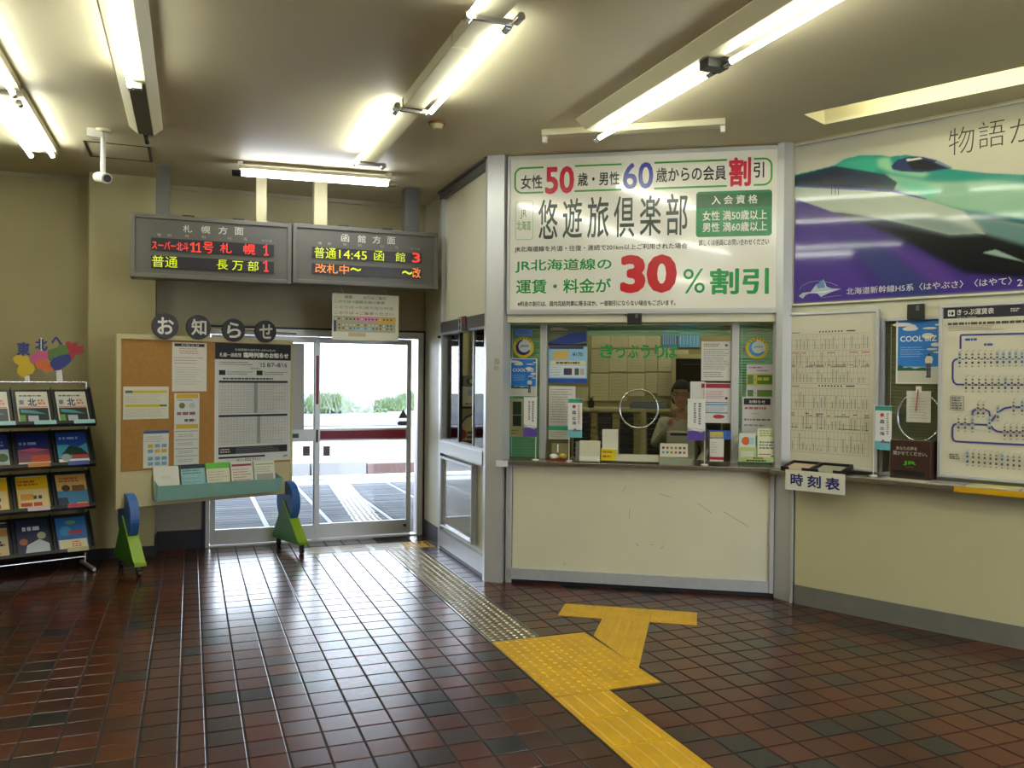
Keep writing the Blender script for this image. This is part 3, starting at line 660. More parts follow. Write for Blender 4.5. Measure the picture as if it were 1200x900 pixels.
# body
paint([(70, 228), (150, 210), (280, 178), (330, 148), (400, 131), (500, 130), (545, 137), (620, 128), (700, 140), (780, 165), (845, 198), (1000, 215), (1186, 224), (1500, 262), (1800, 330), (1950, 400), (1900, 470), (1186, 462), (900, 400), (560, 330), (70, 300)], '16847a', 1)
paint([(280, 178), (330, 150), (400, 138), (470, 140), (500, 170), (470, 220), (560, 240), (480, 222)], '2f9f86', 6)
paint([(480, 150), (540, 140), (560, 200), (740, 215), (700, 235), (560, 215), (490, 190)], '8cc7a0', 4)
paint([(520, 222), (740, 262), (1000, 255), (1186, 268), (1700, 350), (1800, 420), (1186, 440), (900, 395), (700, 345), (560, 290)], '8fb79c', 5)
paint([(560, 245), (700, 262), (800, 300), (740, 330), (600, 290)], '4fae90', 7)
paint([(900, 400), (1000, 405), (1186, 440), (1500, 440), (1500, 470), (1186, 465), (930, 425)], '0f5560', 3)
paint([(70, 236), (280, 182), (520, 222), (580, 262), (560, 300), (400, 290), (70, 276)], '08303f', 2)
paint([(70, 252), (280, 200), (480, 236), (520, 270), (400, 285), (70, 270)], '061c38', 4)
paint([(70, 276), (400, 290), (560, 298), (720, 338), (716, 344), (550, 308), (390, 298), (70, 282)], '40309a', 1)
paint([(70, 282), (390, 298), (550, 308), (716, 344), (880, 395), (1005, 510), (960, 505), (830, 512), (480, 430), (270, 402), (70, 332)], 'aab4a6', 2)
paint([(270, 402), (480, 430), (830, 512), (860, 520), (640, 490), (380, 450)], '2a3440', 3)
paint([(500, 430), (640, 425), (820, 440), (1000, 506), (830, 512)], '7f8f8c', 6)
paint([(900, 405), (1186, 465), (1600, 470), (1500, 560), (1186, 560), (1010, 510)], '5d7f7c', 4)
paint([(985, 598), (1050, 583), (1186, 640), (1500, 760), (1400, 760), (1180, 640)], '8fa79c', 2)
# cab window
paint([(550, 182), (580, 152), (640, 137), (700, 138), (770, 155), (845, 193), (700, 213), (600, 208), (556, 198)], '1c2c5a', 1)
paint([(625, 165), (680, 148), (740, 160), (800, 190), (730, 205), (650, 200)], '08090f', 2); paint([(620, 150), (690, 142), (700, 148), (630, 160)], 'd8dccf', 1)
paint([(770, 155), (845, 190), (830, 194), (760, 165)], '6b7f8c', 1)
for k in range(7): x = 140+k*13; paint([(x, 250-k*2), (x+6, 249-k*2), (x+6, 268), (x, 268)], '030810', 0)
for x in (262, 280, 296): paint([(x, 205), (x+3, 205), (x+3, 322), (x, 322)], '0a1420', 0)
me = bpy.data.meshes.new('picture'); vs = np.stack([uu.ravel(), np.full(uu.size, -.0008), vv.ravel()], 1)
idx = np.arange(NX*NY).reshape(NY, NX); fa = np.stack([idx[:-1, :-1].ravel(), idx[:-1, 1:].ravel(), idx[1:, 1:].ravel(), idx[1:, :-1].ravel()], 1)
me.vertices.add(len(vs)); me.vertices.foreach_set('co', vs.ravel()); me.loops.add(fa.size); me.loops.foreach_set('vertex_index', fa.ravel())
me.polygons.add(len(fa)); me.polygons.foreach_set('loop_start', np.arange(0, fa.size, 4)); me.update(calc_edges=True)
ca = me.color_attributes.new('ink', 'FLOAT_COLOR', 'POINT'); ca.data.foreach_set('color', np.concatenate([img.reshape(-1, 3), np.ones((NX*NY, 1))], 1).ravel())
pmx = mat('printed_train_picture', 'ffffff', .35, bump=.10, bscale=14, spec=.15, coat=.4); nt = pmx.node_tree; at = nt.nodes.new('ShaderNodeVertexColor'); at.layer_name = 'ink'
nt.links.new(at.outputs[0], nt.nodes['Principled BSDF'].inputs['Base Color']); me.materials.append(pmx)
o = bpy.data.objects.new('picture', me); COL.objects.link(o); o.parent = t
MB().box(0, TW, 0, .02, 0, TH).build('board', CREAM, t)
sh = Sheet(.3); sh.L = 2; f = on(PR, TS, TZ, .12); g = pts_on(PR, TS, TZ, .12)
def T(txt, x0, y0, x1, y1, c, b=.0): sh.text(txt, *f(x0, y0, x1, y1), c, b)
T('物', 1112, 151.5, 1141.5, 178, '22222c', -.012); T('語', 1147, 144, 1177.5, 170, '22222c', -.012); T('が', 1184, 139, 1216, 163, '22222c', -.012)
T('北海道新幹線H5系〈はやぶさ〉〈はやて〉', 992, 337.5, 1186, 333.5, 'cfcdd0', .008); T('2', 1192, 327.5, 1198.5, 335, 'cfcdd0', .01)
# winged emblem
e = [(936, 347), (941, 343), (950, 342), (957, 333), (962, 337), (965, 327), (969, 336), (975, 338), (986, 338.5), (975, 342), (968, 345), (962, 348), (958, 344), (950, 343), (944, 346), (941, 350)]
sh.poly(g(e), 'a9b4c2'); sh.up(); sh.poly(g([(957, 334), (965, 327), (967, 337), (958, 338)]), '4f7fa8'); sh.poly(g([(944, 344), (985, 339), (965, 343)]), 'd8dce0')
sh.line(g([(937, 340), (940, 335), (948, 331), (958, 329), (972, 331), (982, 335)]), .003, '8f8fb0'); sh.line(g([(962, 349), (986, 346)]), .002, '9a98b0')
sh.build(t)

# ---- timetable board
def board(name, label, cat, P, s0, s1, z0, z1, d, fm=ALUW, ft=.02):
    t = thing(name, label, cat, P.W(s0, d, z0), P.ang); MB().frame(0, s1-s0, 0, z1-z0, ft, -.018, .012).build('frame', fm, t, bevel=.003)
    MB().box(ft, s1-s0-ft, -.004, .006, ft, z1-z0-ft).build('panel', mat('matt_white_board', 'd0cab4', .35, spec=.6), t); return t
t = board('timetable_board', 'white framed timetable board with two fine printed grids and red dashes', 'board', PR, -.105, .552, .950, 2.032, .10)
sh = Sheet(.5); sh.L = 10; x0, x1, y0, y1 = .035, .61, .05, 1.02
LN = '8d897c'
for (va, vb) in ((.58, .925), (.10, .55)):
    A, B = .05, .595
    for k in range(22): u = A+(B-A)*k/21; sh.rect(u, va, u+.0012, vb, LN if k % 2 else '6f6c62')
    for k in range(10): v = va+(vb-va)*k/9; sh.rect(A, v, B, v+.0012, '77746a')
    rg2 = random.Random(int(va*100))
    for k in range(21):
        u = A+(B-A)*(k+.5)/21
        for j in range(3): 
            if rg2.random() < .8: sh.rect(u-.003, va+(vb-va)*(j/3+.03), u+.003, va+(vb-va)*(j/3+.03+.25*rg2.random()+.03), '9a968a')
    sh.up()
    for fr_, cc, pr in ((.62, 'b8323e', .45), (.37, 'b8323e', .5), (.345, '4f9a62', .4)) if va > .5 else ((.6, 'b8323e', .5), (.57, '4f9a62', .3), (.38, '4f9a62', .5)):
        for k in range(21):
            if rg2.random() < pr or k in (0, 20): sh.rect(A+(B-A)*k/21, va+(vb-va)*fr_, A+(B-A)*(k+1)/21, va+(vb-va)*fr_+.005, cc)
    for k in range(8): sh.rect(.25+.022*k, vb+.012, .259+.022*k, vb+.022, '2c2b28')
    sh.rect(.44, vb+.014, .50, vb+.021, '2c2b28'); sh.rect(.05, vb+.012, .11, vb+.017, '55534c')
sh.build(t)

# ---- fare map board
FS, FZ = .922, .955
t = board('fare_map_board', 'white fare map board with a blue route line and black heading strip', 'board', PR, FS, 2.45, FZ, 2.035, .10)
sh = Sheet(.5); sh.L = 10
f = on(PR, FS, FZ, .096); g = pts_on(PR, FS, FZ, .096)
def z9(pl, oy=350): return g([(1100+x/9, oy+y/9) for x, y in pl])
def T(txt, a_, b_, c_, d_, c, b=.01, oy=350): 
    p, q = z9([(a_, b_), (c_, d_)], oy); sh.text(txt, p[0], q[1], q[0], p[1], c, b)
p, q = z9([(84, 102), (84, 212)]); sh.rect(.025, q[1], 1.47, p[1], '17162b'); sh.up()
sh.rect(*(z9([(98, 188)])[0]), *(z9([(172, 118)])[0]), 'd8d4c4'); sh.up(); sh.poly(z9([(105, 155), (122, 135), (122, 175)]), '17162b'); sh.poly(z9([(165, 155), (145, 132), (130, 160), (145, 178)]), '17162b')
T('きっぷ運賃表', 195, 112, 585, 160, 'd8d4c4', .02); T('Fare table', 197, 185, 400, 197, 'a09c92', 0); p = z9([(760, 140), (860, 92)]); sh.words(p[0][0], p[0][1], p[1][0], p[1][1], 'c8c4b4', 2, .6, 4)
def words(x0, y0, x1, y1, c, n, h=.5, sd=1, oy=350): p, q = z9([(x0, y1), (x1, y0)], oy); sh.words(p[0], p[1], q[0], q[1], c, n, h, sd)
words(100, 225, 1900, 250, '4a483f', 1, .7, 3); words(105, 270, 700, 345, '807c70', 4, .4, 5)
RB = '3a3a86'
def rl(pl, oy=350, wd=.011): sh.line(z9(pl, oy), wd, RB)
rl([(232, 530), (232, 400), (236, 388), (250, 384), (800, 370), (1900, 345)]); rl([(205, 636), (170, 645), (150, 675), (148, 840), (160, 880), (190, 905), (400, 908), (1900, 905)])
rl([(210, 638), (1900, 632)], wd=.006)
words(280, 415, 410, 445, '2f5a9a', 1, .9, 7); words(480, 468, 612, 498, '2f5a9a', 1, .9, 8)
def stations(x0, y0, n, dx, dy, oy=350, sel=(), sd=1):
    r = random.Random(sd)
    for k in range(n):
        x, y = x0+dx*k, y0+dy*k
        if k in sel: p, q = z9([(x-18, y+45), (x+18, y-75)], oy); sh.rect(p[0], p[1], q[0], q[1], '9fb6c4'); sh.up()
        for (a_, b_, hh) in ((-62, -40, 12), (-25, 0, 16), (25, 48, 18), (70, 80, 14)): 
            p, q = z9([(x-11, y+b_), (x+11, y+a_)], oy); cc = '4a4840' if hh > 14 else '8a867a'; sh.rect(p[0], min(p[1], q[1]), q[0], max(p[1], q[1]), cc)
        sh.line(z9([(x-8, y-75), (x+28, y-100)], oy), .0022, '8a867a')
        p, q = z9([(x-20, y-6), (x+18, y+6)], oy); sh.rect(p[0], q[1], q[0], p[1], 'c8c2ac'); sh.L += 0
sh.up(); stations(292, 640, 24, 65.5, -1, sel=(5, 6, 7, 8, 9, 15), sd=2); stations(292, 905, 24, 69, 0, sel=(6, 14), sd=3); stations(225, 640, 1, 1, 0, sel=(0,))
rl([(195, 418), (165, 428), (150, 460), (150, 560), (160, 590), (190, 605), (900, 640), (1900, 690)], 450); rl([(210, 420), (360, 425), (540, 430)], 450)
rl([(360, 330), (362, 295), (385, 272), (430, 268), (500, 272), (535, 290), (545, 340)], 450); rl([(555, 395), (600, 340), (650, 285), (700, 255), (760, 244), (1900, 250)], 450); rl([(555, 440), (580, 475), (620, 500), (690, 506), (1900, 530)], 450)
sh.up(); stations(213, 420, 2, 70, 3, 450, sd=4); stations(360, 428, 1, 1, 0, 450, (0,)); stations(540, 428, 1, 1, 0, 450, (0,)); stations(420, 270, 2, 56, 2, 450); stations(628, 310, 1, 1, 0, 450, (0,)); stations(700, 506, 18, 64, 1, 450, (7,)); stations(795, 245, 9, 90, 0, 450, (1, 5)); stations(308, 780, 24, 61, 5, 450, (0, 6, 13))
p, q = z9([(130, 272), (272, 128)], 450); sh.rrect(p[0], p[1], q[0], q[1], .004, '77746a', .003); words(140, 135, 262, 265, '5c594f', 5, .5, 6, 450); words(120, 735, 240, 790, '5c594f', 3, .6, 6, 450)
sh.build(t)

# ---- posters
def cool_biz(P, x0, y0, x1, y1, label, d, grp):
    t, W_, H_ = paper('cool_biz_poster', label, 'poster', P, x0, y0, x1, y1, 'e4e4dc', d=d, group=grp)
    s = Sheet(.4); m = W_*.04; a, b, c, e = m, m*.6, W_-m, H_-m*.6
    def U(u): return a+(c-a)*u
    def V(v): return b+(e-b)*v
    s.rect(a, b, c, e, '2277c8'); s.up(); s.rect(a, b, c, V(.19), 'c9c5b4'); s.rect(a, V(.19), c, V(.255), 'b9c6c8'); s.up()
    s.poly([(U(0), V(.19)), (U(0), V(.26)), (U(.08), V(.29)), (U(.16), V(.235)), (U(.3), V(.25)), (U(.42), V(.22)), (U(.6), V(.245)), (U(.8), V(.22)), (U(.8), V(.19))], '1f5c3a'); s.up()
    for (cu, cv, ru, rv) in ((.10, .93, .24, .03), (.3, .86, .19, .035), (.33, .89, .12, .04), (.76, .86, .17, .018), (.95, .91, .07, .015), (.72, .74, .14, .045), (.9, .6, .11, .03), (.82, .53, .13, .015), (.93, .48, .08, .013)): s.disc(U(cu), V(cv), ru*(c-a), '%s' % 'd8d4c6', 20, rv*(e-b))
    s.up(); s.text('COOL BIZ', U(.06), V(.655), U(.93), V(.745), 'ece8dc', .02); s.words(U(.07), V(.40), U(.65), V(.58), '9fc0dc', 5, .3, 3)
    s.rect(U(.70), V(.08), U(.75), V(.31), '55545c'); s.rect(U(.755), V(.08), U(.80), V(.31), '5d5c64'); s.rect(U(.68), V(.085), U(.8), V(.10), '2a2a2c'); s.poly([(U(.67), V(.31)), (U(.83), V(.31)), (U(.85), V(.38)), (U(.81), V(.42)), (U(.70), V(.42)), (U(.66), V(.37))], 'd9d3c0'); s.disc(U(.757), V(.445), .035*(c-a), '3a302a', 14, .022*(e-b))
    s.build(t); return t
PG = 'blue summer campaign posters'
cool_biz(PM, 598, 420, 629, 464.5, 'blue sky poster hung in the narrow left ticket-office pane above two leaflets', .185, None)
cool_biz(PR, 1050.5, 374.5, 1103, 450, 'larger blue sky poster hung in the right wall pane above the brown box', .16, None)
# green slatted blinds
BLM = mat('green_blind_slat', '6cbc8c', .45, noise=.05)
def blind(s0, s1, z0, z1, d, P, label, m=BLM, pit=.0205):
    t = thing('venetian_blind', label, 'blind', P.W(s0, d, z0), P.ang)
    mb = MB(); n = int((z1-z0)/pit)
    for i in range(n):
        z = i*pit; mb.add([(0, -.009, z), (s1-s0, -.009, z), (s1-s0, .009, z+pit*.72), (0, .009, z+pit*.72)], [(0, 1, 2, 3)])
        mb.add([(0, -.0092, z-.0012), (s1-s0, -.0092, z-.0012), (s1-s0, -.009, z), (0, -.009, z)], [(0, 1, 2, 3)])
    mb.build('slats', m, t, kind='stuff'); MB().box(0, s1-s0, -.012, .012, z1-z0-.02, z1-z0).build('head_rail', m, t)
    MB().box(.02, .024, -.012, -.0105, 0, z1-z0).build('cord', WHITEP, t); return t
blind(WS[0]+.004, WS[1]-.004, .935, 1.965, .26, PM, 'closed green blind behind the narrow left ticket-office pane')
blind(WS[4]+.004, WS[5]-.004, .935, 1.965, .26, PM, 'closed green blind behind the narrow right ticket-office pane')
blind(WS[2]+.004, WS[3]-.004, 1.888, 1.965, .29, PM, 'raised green blind bunched along the top of the wide ticket window')
blind(.57, .975, .95, 1.95, .21, PR, 'closed olive blind behind the pane with the brown suggestion box', mat('olive_blind_slat', '77803f', .5))
# ================================================================ DEPARTURE BOARDS
DBX = [(-.452, .785), (.795, 2.055)]; DY = 7.27
CASE = mat('grey_display_casing', '67645c', .45, noise=.04); LEDP = mat('led_panel', '26242c', .35)
def led(c, e=1.6): return mat('led_'+c, c, .5, emit=e*.3)
class LSheet(Sheet):
    def build(s, parent, name='led_lettering'):
        return s.mb.build(name, [led(c) for c in s.cols], parent, fix=False)
PD = Pl(0, DY, 0)
for i, (x0, x1) in enumerate(DBX):
    zb, zt = 2.325+.012*i, 2.83+.008*i
    t = thing('departure_board', ['grey hanging departure display for Sapporo with red and yellow-green characters', 'grey hanging departure display for Hakodate with an orange second line'][i], 'display', (x0, DY, zb), 0)
    W_, H_ = x1-x0, zt-zb
    MB().frame(0, W_, 0, H_, .035, 0, .20).build('casing', CASE, t, bevel=.004); MB().box(.035, W_-.035, .014, .19, .035, H_-.035).build('face_panel', mat('grey_face_panel', '5c5a54', .4), t)
    # LED windows from pixel positions
    f = on(PD, x0, zb); g = pts_on(PD, x0, zb)
    rows = [((177, 278), (321, 301)), ((177, 299), (321, 321))] if i == 0 else [((366, 289), (494, 309)), ((366, 308.5), (494, 327))]
    for (a_, b_) in rows:
        q = f(a_[0], a_[1], b_[0], b_[1]); MB().box(q[0], q[2], .004, .013, q[1], q[3]).build('led_window', LEDP, t)
    sh = Sheet(.6); LS = LSheet(); LS.L = 1
    def one(x, ya, yb): LS.line(g([(x-3, ya+3), (x+.6, ya), (x+.6, yb)]), .012, 'ff3a2c'); LS.line(g([(x-2.2, yb), (x+3.2, yb+.2)]), .010, 'ff3a2c')
    def T(s_, txt, xa, ya, xb, yb, c, b=.0): q = f(xa, ya, xb, yb); s_.text(txt, q[0], q[1], q[2], q[3], c, b)
    if i == 0:
        for ch, xa in (('札', 214.5), ('幌', 236), ('方', 256), ('面', 275)): dy = (xa-214)*.05; T(sh, ch, xa, 263+dy, xa+10.5, 272.5+dy, 'c9c6bb', .015)
        for ch, xa in (('種', 184), ('別', 196), ('時', 217), ('刻', 236.5), ('行', 267), ('先', 285.5)): dy = (xa-184)*.052; T(sh, ch, xa, 273+dy, xa+4.5, 276.5+dy, 'a7a49a', .0)
        T(sh, 'のりば', 307, 280, 319, 283.5, 'a7a49a', .0)
        T(LS, 'スーパー北斗', 178, 281.5, 221, 294.5, 'ff3a2c', .004); one(226, 284, 294.5); one(232.5, 284.5, 295); T(LS, '号', 238, 283, 250, 297, 'ff3a2c', .004); T(LS, '札', 258, 284.5, 271.5, 297, 'ff3a2c', .004); T(LS, '幌', 285.5, 285.5, 299, 298.5, 'ff3a2c', .004); one(311.5, 287, 298.5)
        T(LS, '普通', 178, 299, 208, 314, 'c8d822', .0); T(LS, '長 万 部', 254, 303.5, 303, 318, 'c8d822', .0); one(311.5, 305.5, 317.5)
    else:
        for ch, xa in (('函', 400), ('館', 419.5), ('方', 437), ('面', 454)): dy = (xa-400)*.055; T(sh, ch, xa, 274+dy, xa+9.5, 283.5+dy, 'c9c6bb', .015)
        for ch, xa in (('種', 373), ('別', 384), ('時', 402.5), ('刻', 419.5), ('行', 446), ('先', 463)): dy = (xa-373)*.055; T(sh, ch, xa, 283+dy, xa+4.2, 286.3+dy, 'a7a49a', .0)
        T(sh, 'のりば', 481.5, 289.5, 493, 293, 'a7a49a', .0)
        T(LS, '普通', 368.5, 289, 394, 303.5, 'c8d822', .0); T(LS, '14:45', 397.5, 292.5, 430, 304.5, 'c8d822', .0); T(LS, '函', 438.5, 293.5, 450, 306, 'c8d822', .0); T(LS, '館', 463.5, 295.5, 475, 307, 'c8d822', .0); T(LS, '3', 483, 296, 492.5, 308, 'ff3a2c', .02)
        T(LS, '改札中', 369.5, 308.5, 409, 321.5, 'ff8a3c', .006); T(LS, '~', 411, 313.5, 423, 318, 'c8d822', .0); T(LS, '~', 471.5, 317, 483, 322, 'c8d822', .0); T(LS, '改', 483.5, 313.5, 493, 326, 'ff8a3c', .006)
    o = sh.build(t, 'lettering'); o.location = (0, .013, 0)
    o = LS.build(t); o.location = (0, .004, 0)
    for xx in ((183, 199), (299, 311)) if i == 0 else ((366, 381), (471, 488)):
        s0 = PD.hit(xx[0], 250, .22)[0]-x0; s1 = PD.hit(xx[1], 250, .22)[0]-x0; mm = ALUD if xx[0] in (183, 471) else mat('cream_post', 'b9b184', .5)
        MB().box(s0, s1, .10, .22, H_-.01, cz-zb-.001).build('hanger', mm, t)
    for k in (0, 1):
        s0 = PD.hit((214, 273)[k] if i == 0 else (397, 449)[k], 250)[0]-x0; MB().box(s0, s0+.09, .02, .06, H_, H_+.012).build('clip', BLACK, t)
# paper notice hung from the board over the door
PN = Pl(0, 7.42, 0)
t, W_, H_ = paper('hanging_notice', 'printed platform notice hung by two strings in front of the door top', 'notice', PN, 389.5, 343.5, 467, 400, 'd4d1bc')
sh = Sheet(.5); sh.L = 1
def NT(txt, a, b, c, d, col, bo=.01): sh.text(txt, W_*a, H_*b, W_*c, H_*d, col, bo)
NT('森駅', .18, .90, .30, .965, '4a463a'); NT('のりばご案内', .46, .895, .80, .965, '7c5a4a'); NT('このりば→函館方面の普通', .03, .80, .78, .865, '6a6250'); NT('このりば→札幌方面の特急', .03, .68, .92, .745, '8c9484'); NT('このりば→ご乗車ください', .03, .555, .92, .62, '9a4a5a')
sh.rect(.02*W_, .18*H_, .95*W_, .52*H_, 'a8a684'); sh.rect(.35*W_, .40*H_, .66*W_, .52*H_, 'd088a8'); sh.rect(.66*W_, .38*H_, .94*W_, .50*H_, 'd6a63c'); sh.up()
rg3 = random.Random(2)
for v in (.46, .33, .26):
    for k in range(16):
        u = .04+.056*k+rg3.random()*.01; sh.disc(u*W_, v*H_, .012*W_, '22242a' if rg3.random() < .7 else 'd8d4c8', 8, .02*H_)
sh.rect(.02*W_, .18*H_, .06*W_, .42*H_, '34447c'); sh.rect(.3*W_, .20*H_, .6*W_, .27*H_, '8fb4cc'); sh.rect(.24*W_, .08*H_, .5*W_, .17*H_, 'b8aa84'); sh.build(t)
for u in (.17, .83): MB().tube((W_*u, .0, H_-.005), (W_*u-.03, .0, 2.338-t.location.z), .0015, 6).build('string', WHITEP, t)

# ================================================================ BULLETIN BOARD STAND
BA = 20; PBd = Pl(-.30, 7.36, BA); ab = PBd.ang
t = thing('bulletin_board', 'cork bulletin board stand with round letter discs and blue and green wooden feet', 'board', PBd.W(0, 0, 0), ab); bb_t = t
b0, b1 = -.262, 1.228
BRD = mat('pale_board_wood', 'c0b48a', .55, noise=.05)
MB().box(b0, b1, .0, .03, .50, 1.875).build('back_panel', BRD, t, bevel=.003)
MB().box(b0+.035, b1-.02, -.004, .0, .79, 1.835).build('cork_sheet', CORK, t)
MB().box(b0, b0+.035, -.014, .0, .50, 1.875).box(b1-.02, b1, -.014, .0, .50, 1.875).box(b0+.035, b1-.02, -.014, 0, 1.835, 1.875).build('frame', BRD, t, bevel=.002)
BLUE = mat('blue_painted_wood', '2d5c9e', .4); LIME = mat('lime_painted_wood', '7fa01e', .4); DGRN = mat('green_painted_wood', '3f7a1e', .45)
for sx_ in (b0+.10, b1-.03):
    s = MB(); s.prism([(-.0+.165*math.cos(2*math.pi*k/36), .43+.185*math.sin(2*math.pi*k/36)) for k in range(36)], sx_-.035, sx_+.035, ax='x'); s.build('disc_foot', BLUE, t, bevel=.002)['label'] = 'blue disc upright'
    s = MB(); s.prism([(-.30, .085), (.22, .085), (.22, .12), (.02, .44), (-.27, .12), (-.30, .11)], sx_-.045, sx_+.045, ax='x')
    o = s.build('triangle_foot', [DGRN, LIME], t, bevel=.002); o['label'] = 'green wedge base with lime edges'
    for p in o.data.polygons: p.material_index = 0 if abs(p.normal.x) > .5 else 1
    for yy in (-.26, .19):
        c = MB(); c.tube((sx_-.012, yy, .028), (sx_+.012, yy, .028), .028, 14).box(sx_-.018, sx_+.018, yy-.012, yy+.012, .045, .088); c.build('caster', BLACK, t)
# letter discs and rod
DISC = mat('black_letter_disc', '1d1c24', .4)
for i, (ch, px, py, r) in enumerate((('お', 193.5, 382, .112), ('知', 232.5, 383.5, .108), ('ら', 273.5, 387, .106), ('せ', 311, 388.5, .104))):
    s, z = PBd.hit(px, py, -.03); m = MB(); m.tube((0, -.012, 0), (0, .012, 0), r*.93, 36)
    o = m.build('letter_disc', DISC, t, (s, -.03, z)); o['label'] = 'black disc with the white character ' + ch
    q = Sheet(.5); q.L = 1; q.text(ch, -r*.58, -r*.62, r*.58, r*.62, 'd6d3c8', .025); q.build(o, 'character', (0, -.0122, 0))
s0, z0 = PBd.hit(240, 384.5, -.0); s1, z1 = PBd.hit(346, 391.5, -.0)
MB().tube((s0, -.015, z0), (s1, -.015, z1), .009, 10).build('rod', CHROME, t)
# papers pinned on the cork
RA = R_(0)
def pinned(name, label, x0, y0, x1, y1, col, draw, cat='notice', d=-.006, L=1):
    o, W_, H_ = paper(name, label, cat, PBd, x0, y0, x1, y1, col, d=d); s = Sheet(.6); s.L = L; draw(s, W_, H_); s.build(o); return o
def d1_(s, W, H):
    s.rect(.06*W, .92*H, .93*W, .98*H, '1c1c22'); s.words(.2*W, .2*H*0+.76*H, .8*W, .90*H, 'a86868', 3, .35, 3); s.words(.05*W, .55*H, .9*W, .72*H, 'a88080', 3, .3, 4); s.words(.08*W, .12*H, .85*W, .52*H, 'a7a59c', 8, .25, 5); s.up(); s.text('お知らせ', .25*W, .93*H, .78*W, .97*H, 'd8d8d0', .01)
pinned('notice', 'white notice with a black top bar at the top middle of the cork', 202, 401, 242, 458.5, 'd2cfc2', d1_)
def d2_(s, W, H):
    s.rect(.04*W, .80*H, .96*W, .88*H, 'c9b428'); s.rect(.04*W, .37*H, .80*W, .45*H, 'c9b428'); s.rect(.80*W, .38*H, .96*W, .44*H, '5a6a2c'); s.rect(.04*W, .80*H, .2*W, .88*H, '5a6a2c'); s.words(.04*W, .5*H, .95*W, .78*H, 'a8a698', 5, .3, 3); s.words(.04*W, .05*H, .95*W, .34*H, 'a8a698', 5, .3, 4)
pinned('notice', 'landscape notice with yellow bands at the left of the cork', 144.5, 453, 197.5, 490.5, 'd0cebc', d2_)
def d3_(s, W, H):
    s.rect(.06*W, .86*H, .95*W, .98*H, 'c8a31c'); s.rect(.06*W, .02*H, .95*W, .14*H, 'c8a31c'); s.disc(.3*W, .66*H, .12*W, '6a6a3a'); s.disc(.7*W, .66*H, .12*W, 'b8bab0'); s.words(.1*W, .38*H, .95*W, .5*H, '8c5560', 1, .7, 3); s.words(.4*W, .2*H, .9*W, .3*H, '55505c', 1, .7, 3); s.words(.1*W, .78*H, .9*W, .84*H, '8c8a94', 1, .5, 2)
pinned('notice', 'small notice with yellow top and bottom bands and two pictures', 204.5, 461, 233.5, 502.5, 'cdd0cc', d3_)
def d4_(s, W, H):
    s.rect(0, .92*H, W, H, '33508c'); s.words(.05*W, .68*H, .9*W, .86*H, 'a09a90', 3, .35, 2)
    for j in range(4):
        for i in range(3): s.rect((.18+.27*i)*W, (.06+.14*j+(.06 if j > 1 else 0))*H, (.38+.27*i)*W, (.155+.14*j+(.06 if j > 1 else 0))*H, '6f9cb8' if (j != 2 or i == 0) and (j, i) != (3, 0) else 'c8a82c')
pinned('notice', 'notice with a blue heading and a grid of little blue and yellow squares', 168, 505, 197.5, 547, 'd0d0c8', d4_)
def d5_(s, W, H):
    s.rect(.02*W, .0, W, .035*H, '34446c')
    for v in (.93, .70, .46, .26): s.rect(.03*W, v*H, .97*W, (v+.012)*H, '55606c')
    for v in (.78, .55, .33, .10): s.words(.15*W, v*H, .85*W, (v+.09)*H, '8c98a4', 2, .4, 3)
pinned('notice', 'notice ruled into four sections at the lower middle of the cork', 204, 503, 233, 545, 'cfcfc6', d5_)
def d6_(s, W, H):
    s.rect(0, .865*H, W, H, '15151f'); s.up(); s.text('お盆期間中(8月7日~8月16日)の', .25*W, .935*H, .78*W, .958*H, 'c8c8c0', .01); s.text('札幌ー函館間', .055*W, .885*H, .33*W, .92*H, 'd8d8d0', .02); s.text('臨時列車のお知らせ', .36*W, .882*H, .96*W, .928*H, 'e4e4dc', .04)
    s.words(.05*W, .815*H, .53*W, .85*H, '6a6a68', 2, .4, 2); s.text("'15 8/7~8/16", .56*W, .805*H, .94*W, .845*H, '33333a', .02); s.text('運転期日', .45*W, .785*H, .58*W, .80*H, '4a4a4c', .0)
    for u in (.05, .53): s.rect(u*W, .735*H, (u+.08)*W, .775*H, '15151f'); s.words((u+.10)*W, .735*H, (u+.43)*W, .77*H, '8a8a86', 2, .5, 4)
    s.words(.1*W, .695*H, .92*W, .715*H, '44444a', 1, .7, 6)
    for (va, vb, g0) in ((.415, .67, .50), (.155, .385, .54)):
        s.rect(.05*W, vb*H, .95*W, (vb+.018)*H, '15151f'); s.rect(g0*W, va*H, (g0+.045)*W, vb*H, '8e8e90')
        for k in range(24): u = .05+.9*k/23; s.rect(u*W, va*H, (u+.003)*W, vb*H, '9c9c98')
        for k in range(9): v = va+(vb-va)*k/9; s.rect(.05*W, v*H, .95*W, (v+.0015)*H, '9c9c98')
        s.words(.055*W, va*H, .95*W, vb*H, 'aeaea8', 16, .4, 7)
    s.rect(.05*W, .075*H, .95*W, .135*H, '15151f'); s.rect(.05*W, .04*H, .65*W, .055*H, '15151f'); s.up(); s.words(.27*W, .08*H, .9*W, .13*H, '77777c', 4, .4, 8); s.words(.07*W, .085*H, .22*W, .125*H, 'c8c8c4', 2, .5, 8)
    s.text('011-222-7111', .28*W, .012*H, .58*W, .032*H, '44444a', .01); s.text('JR', .89*W, .025*H, .96*W, .045*H, '22222a', .02)
pinned('timetable_notice', 'large white holiday train timetable with a black heading on the cork', 252, 401.5, 340.5, 538.5, 'cfd0cb', d6_, 'poster')
